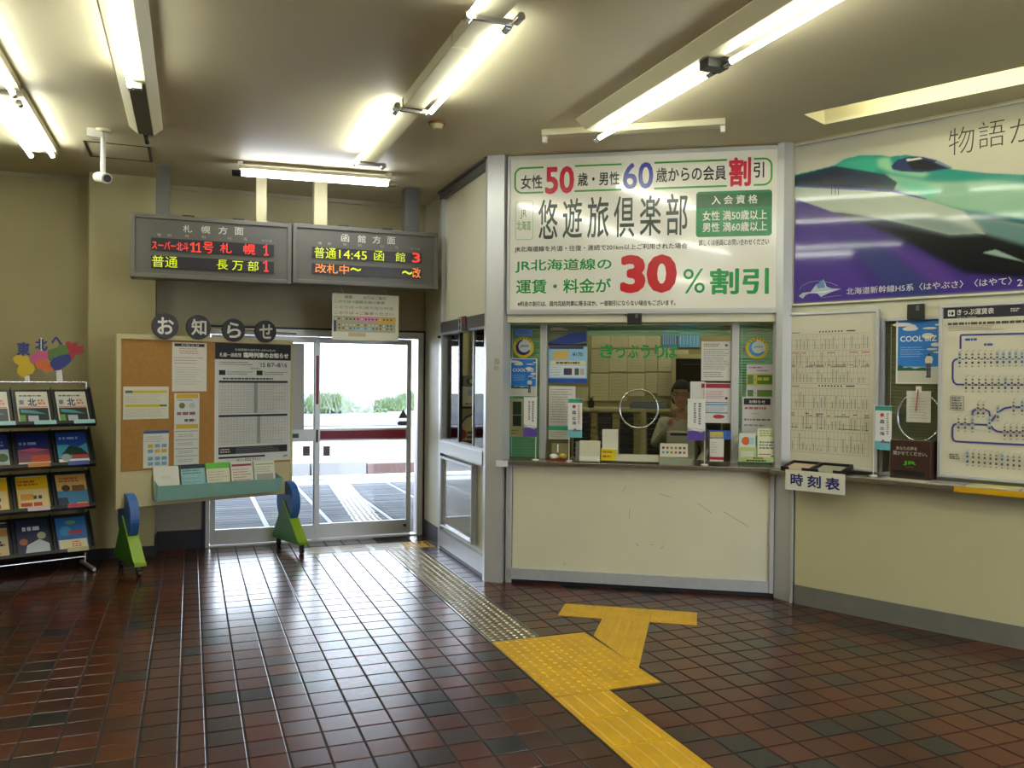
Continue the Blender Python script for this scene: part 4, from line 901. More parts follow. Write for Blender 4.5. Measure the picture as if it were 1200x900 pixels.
# leaflet tray of folded cloth-blue card
tr_ = thing('leaflet_tray', 'pale blue leaflet tray fixed along the bottom of the bulletin board', 'tray', PBd.W(.02, -.002, .545), ab)
CYAN = mat('pale_blue_card', '8cbcb4', .35, noise=.06, nscale=14, spec=.8)
mb = MB(); mb.add([(0, -.10, 0), (1.04, -.10, .0), (1.06, -.13, .115), (0, -.13, .125)], [(0, 1, 2, 3)]); mb.add([(0, -.002, -.0), (1.04, -.002, 0), (1.04, -.10, 0), (0, -.10, 0)], [(0, 1, 2, 3)]); mb.add([(0, -.002, 0), (0, -.1, 0), (0, -.13, .125), (0, -.002, .18)], [(0, 1, 2, 3)]); mb.add([(1.04, -.002, 0), (1.04, -.1, 0), (1.06, -.13, .115), (1.04, -.002, .16)], [(0, 1, 2, 3)])
o = mb.build('pocket', CYAN, tr_, fix=False); sm = o.modifiers.new('s', 'SOLIDIFY'); sm.thickness = .004
def leaflet(k, u, wv, hv, col, label, draw, lean=14):
    t = thing('leaflet', label, 'leaflet', PBd.W(.02+u, -.060, .552), rot=(R_(lean), 0, ab), cat_=None) if False else thing('leaflet', label, 'leaflet', PBd.W(.02+u, -.088, .552), 0, None, rot=(R_(-lean), 0, ab))
    MB().box(0, wv, 0, .006, 0, hv).build('sheet', flat(col, .5), t); s = Sheet(.5); s.L = 1; draw(s, wv, hv); s.build(t)
leaflet(0, -.005, .20, .27, 'd4d1c4', 'plain white leaflet at the left end of the blue tray', lambda s, W, H: (s.words(.3*W, .6*H, .75*W, .72*H, '9a9a94', 3, .3, 2), s.poly([(.05*W, .2*H), (.6*W, .2*H), (.25*W, .38*H), (.05*W, .35*H)], '2c7c6c')))
leaflet(1, .21, .20, .27, '86b4b8', 'blue leaflet with a black heading in the blue tray', lambda s, W, H: (s.rect(0, .88*H, W, H, '22262c'), s.words(.08*W, .7*H, .9*W, .86*H, '44606c', 2, .4, 3), s.rect(.5*W, .3*H, .505*W, .66*H, '5a7c84'), s.words(.05*W, .3*H, .95*W, .64*H, '7ca4a8', 3, .5, 2)))
leaflet(2, .42, .20, .275, 'cfc9b4', 'leaflet with a bright green heading in the blue tray', lambda s, W, H: (s.rect(0, .82*H, W, H, '5cb83a'), s.words(.08*W, .35*H, .9*W, .76*H, 'a69f8c', 5, .35, 3)))
leaflet(3, .63, .195, .27, 'd3cfc0', 'leaflet with red print in the blue tray', lambda s, W, H: (s.rect(.05*W, .86*H, .95*W, .93*H, '8c3040'), s.words(.08*W, .3*H, .9*W, .8*H, 'b0746c', 6, .35, 3)))
leaflet(4, .835, .19, .265, 'd2cfc2', 'leaflet with pale green heading at the right end of the blue tray', lambda s, W, H: (s.rect(.1*W, .88*H, .95*W, .92*H, '8cb45c'), s.words(.08*W, .62*H, .9*W, .84*H, '9cae84', 3, .35, 3), s.rect(.1*W, .3*H, .9*W, .58*H, '9c9a94')))

# ================================================================ BROCHURE RACK
RKA = 19.5; PK = Pl(-.79, 7.60, RKA); ak = PK.ang
RKM = mat('black_wire_shelf', '17181a', .45); t = thing('brochure_rack', 'black tiered brochure rack on a silver post frame at the left edge', 'rack', PK.W(0, 0, 0), ak)
CW = .272; NC = 4; RW = CW*NC
for x in (0, -RW): MB().tube((x, 0, .03), (x, 0, 1.49), .011, 10).build('post', CHROME, t); MB().box(x-.012, x+.012, -.28, .12, .012, .035).build('foot', ALU, t, bevel=.003)
MB().tube((-RW, 0, 1.49), (0, 0, 1.49), .008, 10).build('top_rail', CHROME, t); MB().tube((-RW, 0, .08), (0, 0, .08), .008, 10).build('lower_rail', CHROME, t)
ROWZ = [1.165, .845, .515, .175]; TILT = 36
covers = {}
def cover(kind):
    def c0(s, W, H):   # train timetable brochure
        s.rect(.04*W, .05*H, .96*W, .5*H, '2a2c30'); s.text('東', .06*W, .60*H, .24*W, .76*H, '3a3c8c', .02); s.text('北', .34*W, .56*H, .62*W, .80*H, '262a5c', .03); s.words(.66*W, .60*H, .94*W, .78*H, 'c07868', 2, .8, 2); s.words(.1*W, .85*H, .9*W, .93*H, '5a6a9c', 1, .6, 3); s.rect(.05*W, .52*H, .95*W, .545*H, 'c84a3c')
        s.up(); s.poly([(.1*W, .46*H), (.5*W, .42*H), (.9*W, .3*H), (.6*W, .32*H), (.1*W, .36*H)], '3f8c94'); s.rect(.05*W, .06*H, .22*W, .28*H, '5c8c3a'); s.rect(.3*W, .06*H, .62*W, .26*H, 'a8a8bc')
    def c1(s, W, H): s.rect(0, .55*H, W, H, '1a2c6c'); s.rect(0, 0, W, .55*H, '9cb0b4'); s.up(); s.poly([(.05*W, .2*H), (.3*W, .5*H), (.55*W, .45*H), (.5*W, .15*H)], '6a6a94'); s.disc(.8*W, .3*H, .17*W, '4a5a34'); s.words(.2*W, .62*H, .95*W, .82*H, '7c8cc0', 2, .5, 3); s.rect(.05*W, .03*H, .95*W, .13*H, '9c8c74')
    def c2(s, W, H): s.rect(0, .5*H, W, H, '1c2458'); s.rect(0, .0, W, .5*H, '6c3a58'); s.up(); s.rect(.4*W, .12*H, W, .34*H, 'a8442c'); s.poly([(0, .5*H), (.5*W, .56*H), (W, .5*H), (.5*W, .44*H)], 'b04a6c'); s.rect(0, 0, W, .13*H, 'c8c0ac'); s.words(.08*W, .62*H, .8*W, .78*H, '7c88bc', 1, .5, 2)
    def c3(s, W, H): s.rect(0, .0, W, H, '22408c'); s.up(); s.poly([(0, .45*H), (0, .62*H), (.35*W, .62*H), (.6*W, .5*H), (W, .66*H), (W, .2*H), (0, .2*H)], '3c8ca8'); s.up(); s.poly([(.1*W, .3*H), (.4*W, .58*H), (.8*W, .5*H), (W, .3*H)], '1c3428'); s.rect(.45*W, .2*H, W, .3*H, 'a83a34'); s.rect(0, .0, W, .17*H, 'd0ccbc'); s.disc(.25*W, .22*H, .16*W, '8c9490'); s.words(.1*W, .75*H, .9*W, .9*H, '8ca8d4', 1, .5, 2)
    def c4(s, W, H): s.rect(0, 0, W, H, 'd0a818'); s.up(); s.rect(.04*W, .08*H, .96*W, .62*H, 'd0bc8c'); s.words(.05*W, .72*H, .8*W, .9*H, 'a84a2c', 2, .6, 2); s.up(); s.rect(.1*W, .3*H, .5*W, .48*H, 'c88c3c'); s.words(.5*W, .3*H, .92*W, .45*H, '2a3c5c', 1, .7, 2); s.words(.08*W, .1*H, .9*W, .24*H, 'a83a2c', 1, .8, 5)
    def c5(s, W, H): s.rect(0, 0, W, .5*H, '3c74a0'); s.rect(0, .5*H, W, H, 'c09c5c'); s.up(); s.disc(.3*W, .58*H, .14*W, '44342c'); s.rect(.5*W, .48*H, .92*W, .66*H, '6c4c2c'); s.poly([(0, 0), (0, .3*H), (.3*W, .3*H), (.36*W, 0)], '22304c'); s.words(.1*W, .75*H, .9*W, .92*H, 'a8583c', 2, .6, 2); s.rect(.6*W, .08*H, .95*W, .13*H, 'd0b43c')
    def c6(s, W, H): s.rect(0, 0, W, H, 'b8a484'); s.rect(0, .86*H, W, H, '2a2c3c'); s.up(); s.rect(0, .62*H, W, .84*H, 'a8783c'); s.words(.3*W, .34*H, .95*W, .5*H, '222226', 2, .8, 2); s.words(.05*W, .1*H, .9*W, .25*H, 'b0583c', 2, .5, 2); s.rect(.05*W, .54*H, .95*W, .62*H, '9cac8c')
    def c7(s, W, H): s.rect(0, 0, W, H, '242c48'); s.up(); s.poly([(.2*W, 0), (.3*W, .3*H), (.7*W, .45*H), (W, .3*H), (W, 0)], 'b4bcc4'); s.disc(.78*W, .55*H, .14*W, 'a4a48c'); s.disc(.2*W, .4*H, .13*W, '9c5c4c'); s.words(.2*W, .7*H, .9*W, .84*H, 'c8ccd8', 1, .8, 2)
    def c8(s, W, H): s.rect(0, 0, W, H, '2c64a8'); s.up(); s.rect(.04*W, .04*H, .96*W, .34*H, 'd0c8a4'); s.disc(.3*W, .6*H, .2*W, '3c84c0'); s.rect(.4*W, .5*H, .85*W, .6*H, 'b0303c'); s.disc(.5*W, .85*H, .18*W, '6c9c5c', 20, .06*H); s.up(); s.words(.45*W, .1*H, .8*W, .3*H, 'c0584c', 3, .5, 2)
    return (c0, c1, c2, c3, c4, c5, c6, c7, c8)[kind]
KINDS = [[0, 0, 0, 0], [2, 1, 2, 3], [6, 4, 4, 5], [7, 6, 7, 8]]
LBL = {0: 'white train brochure', 1: 'blue-topped mountain brochure', 2: 'dark blue sunset brochure', 3: 'blue lakeside brochure', 4: 'yellow brochure with red print', 5: 'tan and blue lake brochure', 6: 'tan brochure with dark top', 7: 'dark snowy mountain brochure', 8: 'bright blue brochure with cream foot'}
PLACE = ['leftmost', 'second from the left', 'third from the left', 'rightmost']; ROWN = ['top tier', 'second tier', 'third tier', 'bottom tier']
TAGC = [['8cb8bc'], ['3c4c94', 'a8702c'], ['a02c40', 'b8a8b4'], ['a8a078']]
for r, z in enumerate(ROWZ):
    y0 = -.24; hh = .33; c_, s_ = math.cos(R_(TILT)), math.sin(R_(TILT))
    sf_ = MB(); sf_.box(-RW-.01, .012, 0, .008, -.015, hh).box(-RW-.01, .012, -.035, 0, -.015, -.008).box(-RW-.01, .012, -.038, -.033, -.015, .012)
    for k in range(NC+1): sf_.box(-k*CW-.002, -k*CW+.002, -.03, 0, -.01, hh)
    sf_.box(.006, .012, -.035, 0, -.01, hh)
    sf_.build('shelf', RKM, t, (0, y0, z), (R_(-TILT), 0, 0))
    for k in range(NC): MB().box(-k*CW-.25, -k*CW-.02, .02, .06, hh-.09, hh-.005).build('pocket', mat('smoked_pocket', '2a2c30', .2), t, (0, y0, z), (R_(-TILT), 0, 0)) if r == 0 else None
    for k, c in enumerate(TAGC[r]*(1 if r else 4)):
        u = -(.02+CW*k)-.13 if r == 0 else -(.12+CW*k)-.07
        MB().box(u, u+.15, -.042, -.039, -.02, .016).build('shelf_tag', flat(c, .4), t, (0, y0, z), (R_(-TILT), 0, 0))
    for k in range(NC):
        kd = KINDS[r][3-(k)] if False else KINDS[r][NC-1-k]
        P0 = PK.W(-k*CW-.245, y0-.012*c_, z+.012*s_*0+.002)
        lb = LBL[kd]+', '+PLACE[NC-1-k]+' on the rack\'s '+ROWN[r]
        b = thing('brochure', ' '.join(lb.split()[:16]), 'brochure', P0, 0, 'brochures on the rack', rot=(R_(-TILT), 0, ak))
        MB().box(0, .215, -.014, -.001, -.006, .297).build('cover', flat('c9c7b8' if kd in (0, 4, 6) else '30343c', .35), b)
        q = Sheet(.3); q.L = 1; cover(kd)(q, .215, .29); q.build(b, 'print', (0, -.014, .0))
# cut-out map sign on top of the rack
PT = Pl(PK.W(0, 0).x, PK.W(0, 0).y, RKA)
s0, z0 = PT.hit(14, 446); m_ = thing('map_cutout_sign', 'cut-out map of coloured regions with blue characters standing on the brochure rack', 'sign', PT.W(s0, 0, 1.49), ak)
def pz(pl): return [(lambda h: (h[0]-s0, h[1]-1.49))(PT.hit(x/10.91, 385+y/10.91)) for x, y in pl]
def slab(name, pl, c, lb, y=0.): o = MB().prism(pz(pl), -.006+y, .004+y).build(name, mat('card_'+c, c, .5), m_); o['label'] = lb
slab('region', [(160, 385), (200, 345), (270, 340), (300, 355), (350, 345), (375, 390), (380, 430), (430, 470), (445, 520), (410, 580), (350, 590), (300, 625), (250, 600), (215, 560), (220, 500), (240, 470), (190, 440)], 'c8a800', 'yellow region piece')
slab('region', [(370, 360), (430, 330), (500, 285), (612, 285), (615, 400), (530, 405), (500, 425), (400, 435), (375, 410)], 'b84a78', 'pink region piece', .001)
slab('region', [(440, 430), (530, 405), (620, 405), (640, 470), (690, 520), (650, 550), (570, 565), (540, 520), (460, 510), (445, 470)], 'c05c18', 'orange region piece')
slab('region', [(615, 275), (740, 240), (760, 200), (800, 215), (840, 210), (870, 260), (885, 320), (780, 350), (700, 360), (640, 420), (618, 380)], '4c6c28', 'green region piece', .001)
slab('region', [(640, 430), (690, 370), (780, 345), (880, 325), (915, 385), (910, 420), (830, 490), (750, 535), (690, 535), (645, 480)], '222c7c', 'blue region piece')
slab('region', [(840, 175), (870, 160), (920, 190), (970, 175), (995, 190), (985, 225), (1055, 225), (1068, 295), (1030, 320), (960, 345), (925, 390), (885, 350), (870, 260)], 'a0182c', 'red region piece')
for ch, a, b in (('東', (215, 345), (385, 175)), ('北', (450, 275), (610, 135)), ('へ', (660, 215), (800, 105))):
    p, q = pz([a, b]); sh = Sheet(.5); sh.text(ch, p[0], p[1], q[0], q[1], '1e2a74', .04); o = sh.build(m_, 'character'); md = o.modifiers.new('s', 'SOLIDIFY'); md.thickness = .008
for pl in ([(310, 600), (375, 600), (390, 700), (330, 700)], [(720, 530), (790, 530), (810, 700), (730, 700)]): MB().prism(pz(pl), .004, .012).build('support', WHITEP, m_)
p = pz([(520, 290), (542, 120)]); MB().box(p[0][0], p[1][0], .004, .008, p[0][1], p[1][1]).build('support', WHITEP, m_)
# ================================================================ COUNTERS AND WHAT STANDS ON THEM
CT = .93
t = thing('ticket_counter', 'stainless steel ticket counter top running along the ticket windows', 'counter', M0, am)
MB().box(.0, 2.05, -.065, .42, CT-.03, CT).box(-.02, .03, -.065, -.0, CT-.03, CT).build('countertop', STEEL, t, bevel=.002)
MB().box(-.035, .055, -.072, -.067, CT-.045, CT+.003).build('end_label', flat('dfe0e2', .4), t)['label'] = 'white label on the corner'
t = thing('side_counter', 'narrow steel ledge under the timetable and fare boards on the right', 'counter', R0, ar)
MB().box(-.10, 4.4, -.125, .24, CT-.03, CT).build('countertop', STEEL, t, bevel=.002)
YT = mat('yellow_edge_tape', 'c89a10', .4, noise=.05)
MB().box(1.085, 3.2, -.129, -.1255, CT-.034, CT-.001).build('edge_tape', YT, t)['label'] = 'yellow tape along the edge'
t, W_, H_ = paper('timetable_label', 'white plate with blue characters hung on the ledge corner below the black trays', 'sign', PR, 920.5, 550, 990, 580.5, 'd9d6c4', d=-.132, t=.004); sh = Sheet(.4); sh.L = 1
sh.text('時', W_*.09, H_*.22, W_*.31, H_*.84, '20246c', .03); sh.text('刻', W_*.38, H_*.2, W_*.61, H_*.82, '20246c', .03); sh.text('表', W_*.68, H_*.18, W_*.92, H_*.8, '20246c', .03); sh.build(t)
# black document trays
for k, (s0, s1, cc, lb) in enumerate(((-.02, .185, 'c9b49c', 'black open tray with a pinkish sheet at the corner of the right ledge'), (.19, .40, 'a8a890', 'black open tray with thin booklets beside the mini banner'))):
    t = thing('document_tray', lb, 'tray', PR.W(s0, -.122, CT+.001), ar, 'black trays on the ledge'); w_ = s1-s0
    # tilted up towards the board
    M_ = Matrix.Rotation(R_(9), 4, 'X')
    MB().box(0, w_, 0, .20, 0, .005, M=M_).box(0, .008, 0, .20, .005, .03, M=M_).box(w_-.008, w_, 0, .20, .005, .03, M=M_).box(.008, w_-.008, .192, .20, .005, .03, M=M_).box(.008, .055, 0, .008, .005, .03, M=M_).box(w_-.055, w_-.008, 0, .008, .005, .03, M=M_).build('tray_body', BLACK, t)
    p = thing('sheet_stack', ['pinkish sheet lying in the left black tray', 'thin booklets lying in the right black tray'][k], 'paper', PR.W(s0+.012, -.117, CT+.0025), rot=(R_(9), 0, ar)); MB().box(0, w_-.025, .010, .18, .006, .013).build('sheet', flat(cc, .5), p)
# brown suggestion box
s0, _z = PR.hit(1043, 552, .02); s1, _ = PR.hit(1090, 552, .02)
t = thing('suggestion_box', 'brown suggestion box with white and green lettering standing in the right ledge pane', 'box', PR.W(s0, .02, CT+.001), ar); w_ = s1-s0; hb = .245
BRN = mat('dark_brown_board', '3a2018', .4, noise=.05)
MB().box(0, w_, .0, .13, .0, hb).build('box_body', BRN, t, bevel=.002); MB().box(.02, w_-.03, -.003, -.0003, .02, .055).build('slot', BLACK, t)
sh = Sheet(.4); sh.L = 2; sh.text('あなたの声を', w_*.15, .183, w_*.68, .207, 'c8c0b0', .01); sh.text('聞かせてください。', w_*.08, .15, w_*.93, .176, 'c8c0b0', .01); sh.text('JR', w_*.33, .087, w_*.66, .115, '3fa82c', .03); sh.rect(w_*.4, .075, w_*.6, .079, '2c7c24'); sh.build(t, 'lettering')
def sring(P, cx, cy, rx, ry, d, lb):
    s, z = P.hit(cx, cy, d); s2, _ = P.hit(cx+rx, cy, d); _, z2 = P.hit(cx, cy-ry, d); ra, rz_ = s2-s, z2-z
    t = thing('speaking_ring', lb, 'ring', P.W(s, d, z), P.ang)
    MB().path([(ra*math.cos(2*math.pi*k/40), 0, rz_*math.sin(2*math.pi*k/40)) for k in range(40)], .0075, 8, closed=True).build('ring', CHROME, t)
    MB().prism([(ra*math.cos(2*math.pi*k/40), rz_*math.sin(2*math.pi*k/40)) for k in range(40)], -.002, .002).build('pane', ACRYL, t)
sring(PM, 748.5, 479, 22.5, 22.5, .20, 'round metal speaking ring in the wide ticket window')
sring(PR, 1077, 489, 26, 28, .165, 'round metal ring behind the hanging sheet in the right pane')
t, W_, H_ = paper('hanging_sheet', 'white sheet with an orange pen hanging over the ring behind the brown box', 'paper', PR, 1062.5, 458, 1090.5, 495.5, 'cfcdbf', d=.15); sh = Sheet(.5); sh.L = 1; sh.words(.02, .02, W_*.9, H_*.8, 'a9a79c', 8, .3, 2); sh.build(t)
MB().tube((W_*.5, -.008, H_+.01), (W_*.42, -.012, H_*.35), .004, 8).build('pen', mat('orange_pen', 'b8431c', .4), t); MB().box(W_*.4, W_*.62, -.008, 0, H_-.01, H_+.03).build('clip', WHITEP, t)
# flat papers on the ledge
def flatp(P, s0, s1, d0, d1, z, col, label, name='booklet', cat='booklet', th=.004, rz=0.):
    t = thing(name, label, cat, P.W(s0, d0, z), P.ang+rz); MB().box(0, s1-s0, 0, d1-d0, 0, th).build('pages', flat('c8c5b6', .6), t); MB().box(.0, s1-s0, .0, d1-d0, th, th+.001).build('cover', flat(col, .4), t); return t
flatp(PR, .62, .92, -.10, .08, CT+.0005, 'c9c6b8', 'white sheet lying below the brown box', 'sheet', 'paper', .001)
flatp(PR, .93, 1.13, -.10, .08, CT+.0005, '8f8c86', 'grey booklet lying on the ledge left of the yellow one')
flatp(PR, 1.14, 1.42, -.10, .08, CT+.0005, 'c9c077', 'pale yellow booklet lying on the ledge under the fare map')
flatp(PR, 1.43, 1.75, -.10, .08, CT+.0005, 'd8d6cc', 'white booklet at the right edge of the picture on the ledge')
# mini banners on poles
def banner(P, px, ytop, ybase, d, x0, y0, x1, y1, label, draw, col='dcdcd6'):
    s, _ = P.hit(px, 500, d); zt = P.hit(px, ytop, d)[1]
    t = thing('mini_banner', label, 'banner', P.W(s, d, CT+.001), P.ang)
    MB().tube((0, 0, 0), (0, 0, .006), .028, 20, r2=.024).build('base', WHITEP, t); MB().tube((0, 0, .006), (0, 0, zt-CT), .003, 8).build('pole', WHITEP, t)
    a, u = P.hit(x0, y0, d-.004); b, v = P.hit(x1, y1, d-.004); a -= s; b -= s; u -= CT; v -= CT
    MB().tube((a-.005, 0, u+.002), (b+.005, 0, u+.002), .002, 6).build('crossbar', WHITEP, t)
    o = MB().box(0, b-a, -.001, 0, 0, u-v).build('cloth', flat(col, .6), t, (a, -.004, v)); q = Sheet(.5); q.L = 2; draw(q, b-a, u-v); q.build(o)
def purple(s, W, H): s.rect(0, 0, W, .23*H, '5a4098'); s.poly([(0, .23*H), (.95*W, .23*H), (.8*W, .19*H), (.4*W, .24*H), (0, .3*H)], '9aa8a0'); s.line([(0, .3*H), (.5*W, .29*H), (.95*W, .25*H)], .002, '2a5a5a'); s.words(.35*W, .42*H, .5*W, .92*H, '77777c', 9, .7, 3); s.words(.62*W, .38*H, .78*W, .92*H, '77777c', 9, .7, 4)
def aqua(s, W, H):
    s.rect(0, .9*H, W, H, '2f8c7c'); s.rect(0, 0, W, .2*H, '6ab0bc'); s.up(); s.text('森', .28*W, .60*H, .58*W, .70*H, '2a2c3c', .02); s.text('北', .28*W, .45*H, .58*W, .53*H, '2a3a6c', .02); s.text('海', .28*W, .33*H, .58*W, .42*H, '2a3a6c', .02); s.disc(.42*W, .8*H, .12*W, 'b0404c'); s.words(.7*W, .35*H, .85*W, .85*H, '9a7c7c', 10, .6, 3); s.poly([(.3*W, .16*H), (.5*W, .25*H), (.6*W, .2*H), (.9*W, .2*H), (.9*W, .16*H)], '5a6a70')
banner(PM, 628, 462, 535, .06, 614, 466, 629, 512, 'purple-footed mini banner in front of the narrow left pane', purple)
banner(PM, 667, 463, 536, .05, 666, 467.5, 682, 513, 'aqua-footed mini banner beside the desk calculator', aqua)
banner(PM, 826, 448, 541, .03, 806, 468, 826, 516.5, 'purple-footed mini banner in front of the clerk', purple)
banner(PR, 1024, 473, 552, .03, 1026, 476, 1044.5, 528, 'aqua-footed mini banner between the black trays and the brown box', aqua)
# things taped to the glass
def gp_(name, label, cat, P, x0, y0, x1, y1, col, draw, d=.203, **k):
    t, W, H = paper(name, label, cat, P, x0, y0, x1, y1, col, d=d, **k); s = Sheet(.5); s.L = 1; draw(s, W, H); s.build(t); return t
def badge(x0, y0, x1, y1, cc, label, d=.202):
    s0, z1 = PM.hit(x0, y0, d); s1, z0 = PM.hit(x1, y1, d); r = (s1-s0+z1-z0)/4
    t = thing('round_sticker', label, 'sticker', PM.W((s0+s1)/2, d, (z0+z1)/2), am); MB().tube((0, 0, 0), (0, .002, 0), r, 40).build('disc', flat('c9b428', .4), t)
    s = Sheet(.4); s.L = 1; s.disc(0, 0, r*.74, 'c6cccb'); s.up(); s.poly([(r*.74*math.cos(R_(a)), r*.74*math.sin(R_(a))) for a in range(100, 331, 10)]+[(r*.08+r*.56*math.cos(R_(a)), r*.08+r*.56*math.sin(R_(a))) for a in range(330, 99, -10)], cc); s.up()
    s.text('JASA', -r*.34, -r*.02, r*.5, r*.22, cc, .03, shear=.3)
    for a in range(40, 141, 20): s.disc(r*.87*math.cos(R_(a)), r*.87*math.sin(R_(a)), r*.07, '2c2a18', 6)
    s.build(t)
badge(601, 395, 626, 419, '1f1f6c', 'round yellow-ringed sticker with a navy crescent in the narrow left pane')
badge(874.5, 395, 900, 421, '2f8cc4', 'round yellow-ringed sticker with a light blue crescent in the narrow right pane')
gp_('blue_sticker', 'small blue oval sticker at the top of the narrow left pane', 'sticker', PM, 604, 385.5, 624, 393.5, '5c86c4', lambda s, W, H: s.words(.1*W, .2*H, .9*W, .8*H, '3a5ca8', 2, .5), d=.202)
gp_('leaflet', 'narrow leaflet with dark green pictures and yellow foot in the left pane', 'leaflet', PM, 598, 467, 613, 512, 'b9b48c', lambda s, W, H: (s.rect(.2*W, .58*H, .85*W, .92*H, '28402c'), s.rect(.2*W, .28*H, .85*W, .56*H, '24382a'), s.words(.1*W, .05*H, .8*W, .2*H, '8a8440', 2, .5)), d=.195)
def railp(s, W, H):
    s.rect(0, .64*H, W, H, '6a7058'); s.up(); s.poly([(0, .72*H), (.55*W, .88*H), (.95*W, .90*H), (.98*W, .74*H), (.6*W, .68*H), (.1*W, .70*H)], '26428c'); s.poly([(0, .72*H), (.1*W, .70*H), (.6*W, .68*H), (.98*W, .70*H), (.98*W, .66*H), (0, .66*H)], '1c1e26'); s.words(.05*W, .93*H, .5*W, .985*H, 'c8c4bc', 2, .6, 2)
    s.rect(0, 0, W, .64*H, '8cbcdc'); s.rect(0, 0, W, .08*H, '1f4c9c'); s.up(); s.rect(.02*W, .60*H, .9*W, .65*H, '3a4460'); s.poly([(.1*W, .42*H), (.16*W, .57*H), (.55*W, .57*H), (.5*W, .42*H)], 'c9ac58'); s.text('¥170', .62*W, .47*H, .88*W, .54*H, '223a6c', .02); s.rect(.04*W, .32*H, .96*W, .39*H, 'd8cf9c'); s.rect(.04*W, .1*H, .96*W, .31*H, 'd0d6da'); s.up(); s.words(.2*W, .335*H, .9*W, .375*H, '6a5c34', 1, .9, 3); s.words(.07*W, .12*H, .35*W, .3*H, '9aa0a8', 4, .3, 3)
    for u, c in ((.4, '26366c'), (.5, '5a3a3a'), (.68, '3c5c4c'), (.82, 'b0a8a8')): s.rect(u*W, .14*H, (u+.11)*W, .26*H, c)
gp_('rail_poster', 'poster with a blue train photo and light blue lower half in the ticket window corner', 'poster', PM, 643, 382.5, 688, 449, 'c9ccc8', railp)
gp_('notice', 'white printed notice under the blue train poster', 'notice', PM, 643.5, 452.5, 674, 500, 'd0cfc8', lambda s, W, H: s.words(.06*W, .08*H, .9*W, .95*H, '8f8f90', 14, .35, 4))
gp_('notice', 'small notice with a green heading low in the ticket window corner', 'notice', PM, 643, 499, 668, 515, 'cfcdc0', lambda s, W, H: (s.rect(0, .68*H, W, H, '3cb08c'), s.words(.06*W, .1*H, .9*W, .6*H, '9a9a9c', 3, .35, 4)))
def n1(s, W, H): s.words(.08*W, .86*H, .7*W, .95*H, 'b04a4c', 2, .5, 3); s.disc(.85*W, .9*H, .05*W, '44444a', 10); s.words(.08*W, .28*H, .95*W, .82*H, '8f8a8c', 11, .4, 4); s.words(.08*W, .08*H, .8*W, .24*H, '77757c', 3, .35, 5)
gp_('notice', 'white price notice with fine lines at the upper right of the ticket window', 'notice', PM, 822, 400, 856, 446.5, 'd2cfc6', n1)
def n2(s, W, H): s.rect(.0, .87*H, .98*W, .98*H, 'a02038'); s.words(.06*W, .6*H, .85*W, .82*H, 'b4888c', 5, .4, 3); s.rect(.08*W, .50*H, .9*W, .52*H, '2f7cb4'); s.rect(.08*W, .44*H, .9*W, .47*H, '3c94c8'); s.rect(.08*W, .24*H, .9*W, .27*H, '3c94c8'); s.words(.08*W, .28*H, .9*W, .43*H, '8ca0ac', 4, .4, 3); s.disc(.6*W, .16*H, .2*W, 'b0242c', 20, .05*H); s.disc(.85*W, .62*H, .05*W, '33333a', 8)
gp_('notice', 'notice with a dark red heading and blue ruled lower part', 'notice', PM, 822, 448.5, 856, 496, 'd2cfc8', n2)
gp_('tall_sheet', 'plain pale tall sheet on the glass beside the clerk', 'paper', PM, 809, 447, 825, 500, 'd2d0c8', lambda s, W, H: None)
def n3(s, W, H): s.words(.08*W, .88*H, .7*W, .95*H, 'a06a7c', 1, .6, 2); s.words(.35*W, .80*H, .9*W, .86*H, '8c7c9c', 1, .6, 2); s.rect(0, .42*H, .96*W, .74*H, 'c0bc4c'); s.up(); s.rect(.04*W, .46*H, .25*W, .71*H, '5c7c3c'); s.rect(.38*W, .46*H, .92*W, .71*H, '4c7424'); s.rect(.04*W, .12*H, .25*W, .30*H, '5c7c4c'); s.rect(.38*W, .12*H, .92*W, .30*H, '5c7c34'); s.disc(.31*W, .58*H, .02*W, '222222', 8); s.disc(.31*W, .21*H, .02*W, '222222', 8); s.words(.4*W, .55*H, .9*W, .65*H, 'c4b83c', 1, .8, 3)
gp_('notice', 'notice with green landscape photos on a yellow band in the narrow right pane', 'notice', PM, 875, 427, 907.5, 470, 'c9c6cc', n3, d=.202)
def n4(s, W, H): s.rect(.05*W, .8*H, .93*W, .96*H, '14141e'); s.up(); s.text('お知らせ', .22*W, .835*H, .76*W, .92*H, 'd8d6cc', .03); s.words(.08*W, .67*H, .9*W, .75*H, 'b0646c', 1, .7, 3); s.words(.3*W, .55*H, .6*W, .59*H, '8c8a90', 1, .5, 3); s.words(.06*W, .37*H, .95*W, .46*H, '77757c', 1, .5, 4); s.words(.06*W, .22*H, .95*W, .32*H, '8c8a90', 1, .4, 5)
gp_('notice', 'notice with a black heading standing behind the pamphlets in the narrow right pane', 'notice', PM, 870, 465, 905, 511, 'cdccc6', n4, d=.198)
# green ticket-office letters painted on the wide pane
s0, z1 = PM.hit(703, 404, .205); s1, z0 = PM.hit(794.5, 420, .205)
t = thing('window_lettering', 'green hand-cut characters stuck across the wide ticket window', 'lettering', PM.W(s0, .2045, z0), am)
W_, H_ = s1-s0, z1-z0; xs = [(703, 719), (721, 733), (736, 748), (751, 762), (767, 779), (780, 794.5)]
for ch, (xa, xb) in zip('きっぷうりば', xs):
    a, b = PM.hit(xa, 410, .205)[0]-s0, PM.hit(xb, 410, .205)[0]-s0; s = Sheet(.4); s.text(ch, a, 0 if ch != 'っ' else .0, b, H_ if ch != 'っ' else H_*.75, '1f9a4a', .028); s.build(t, 'character')
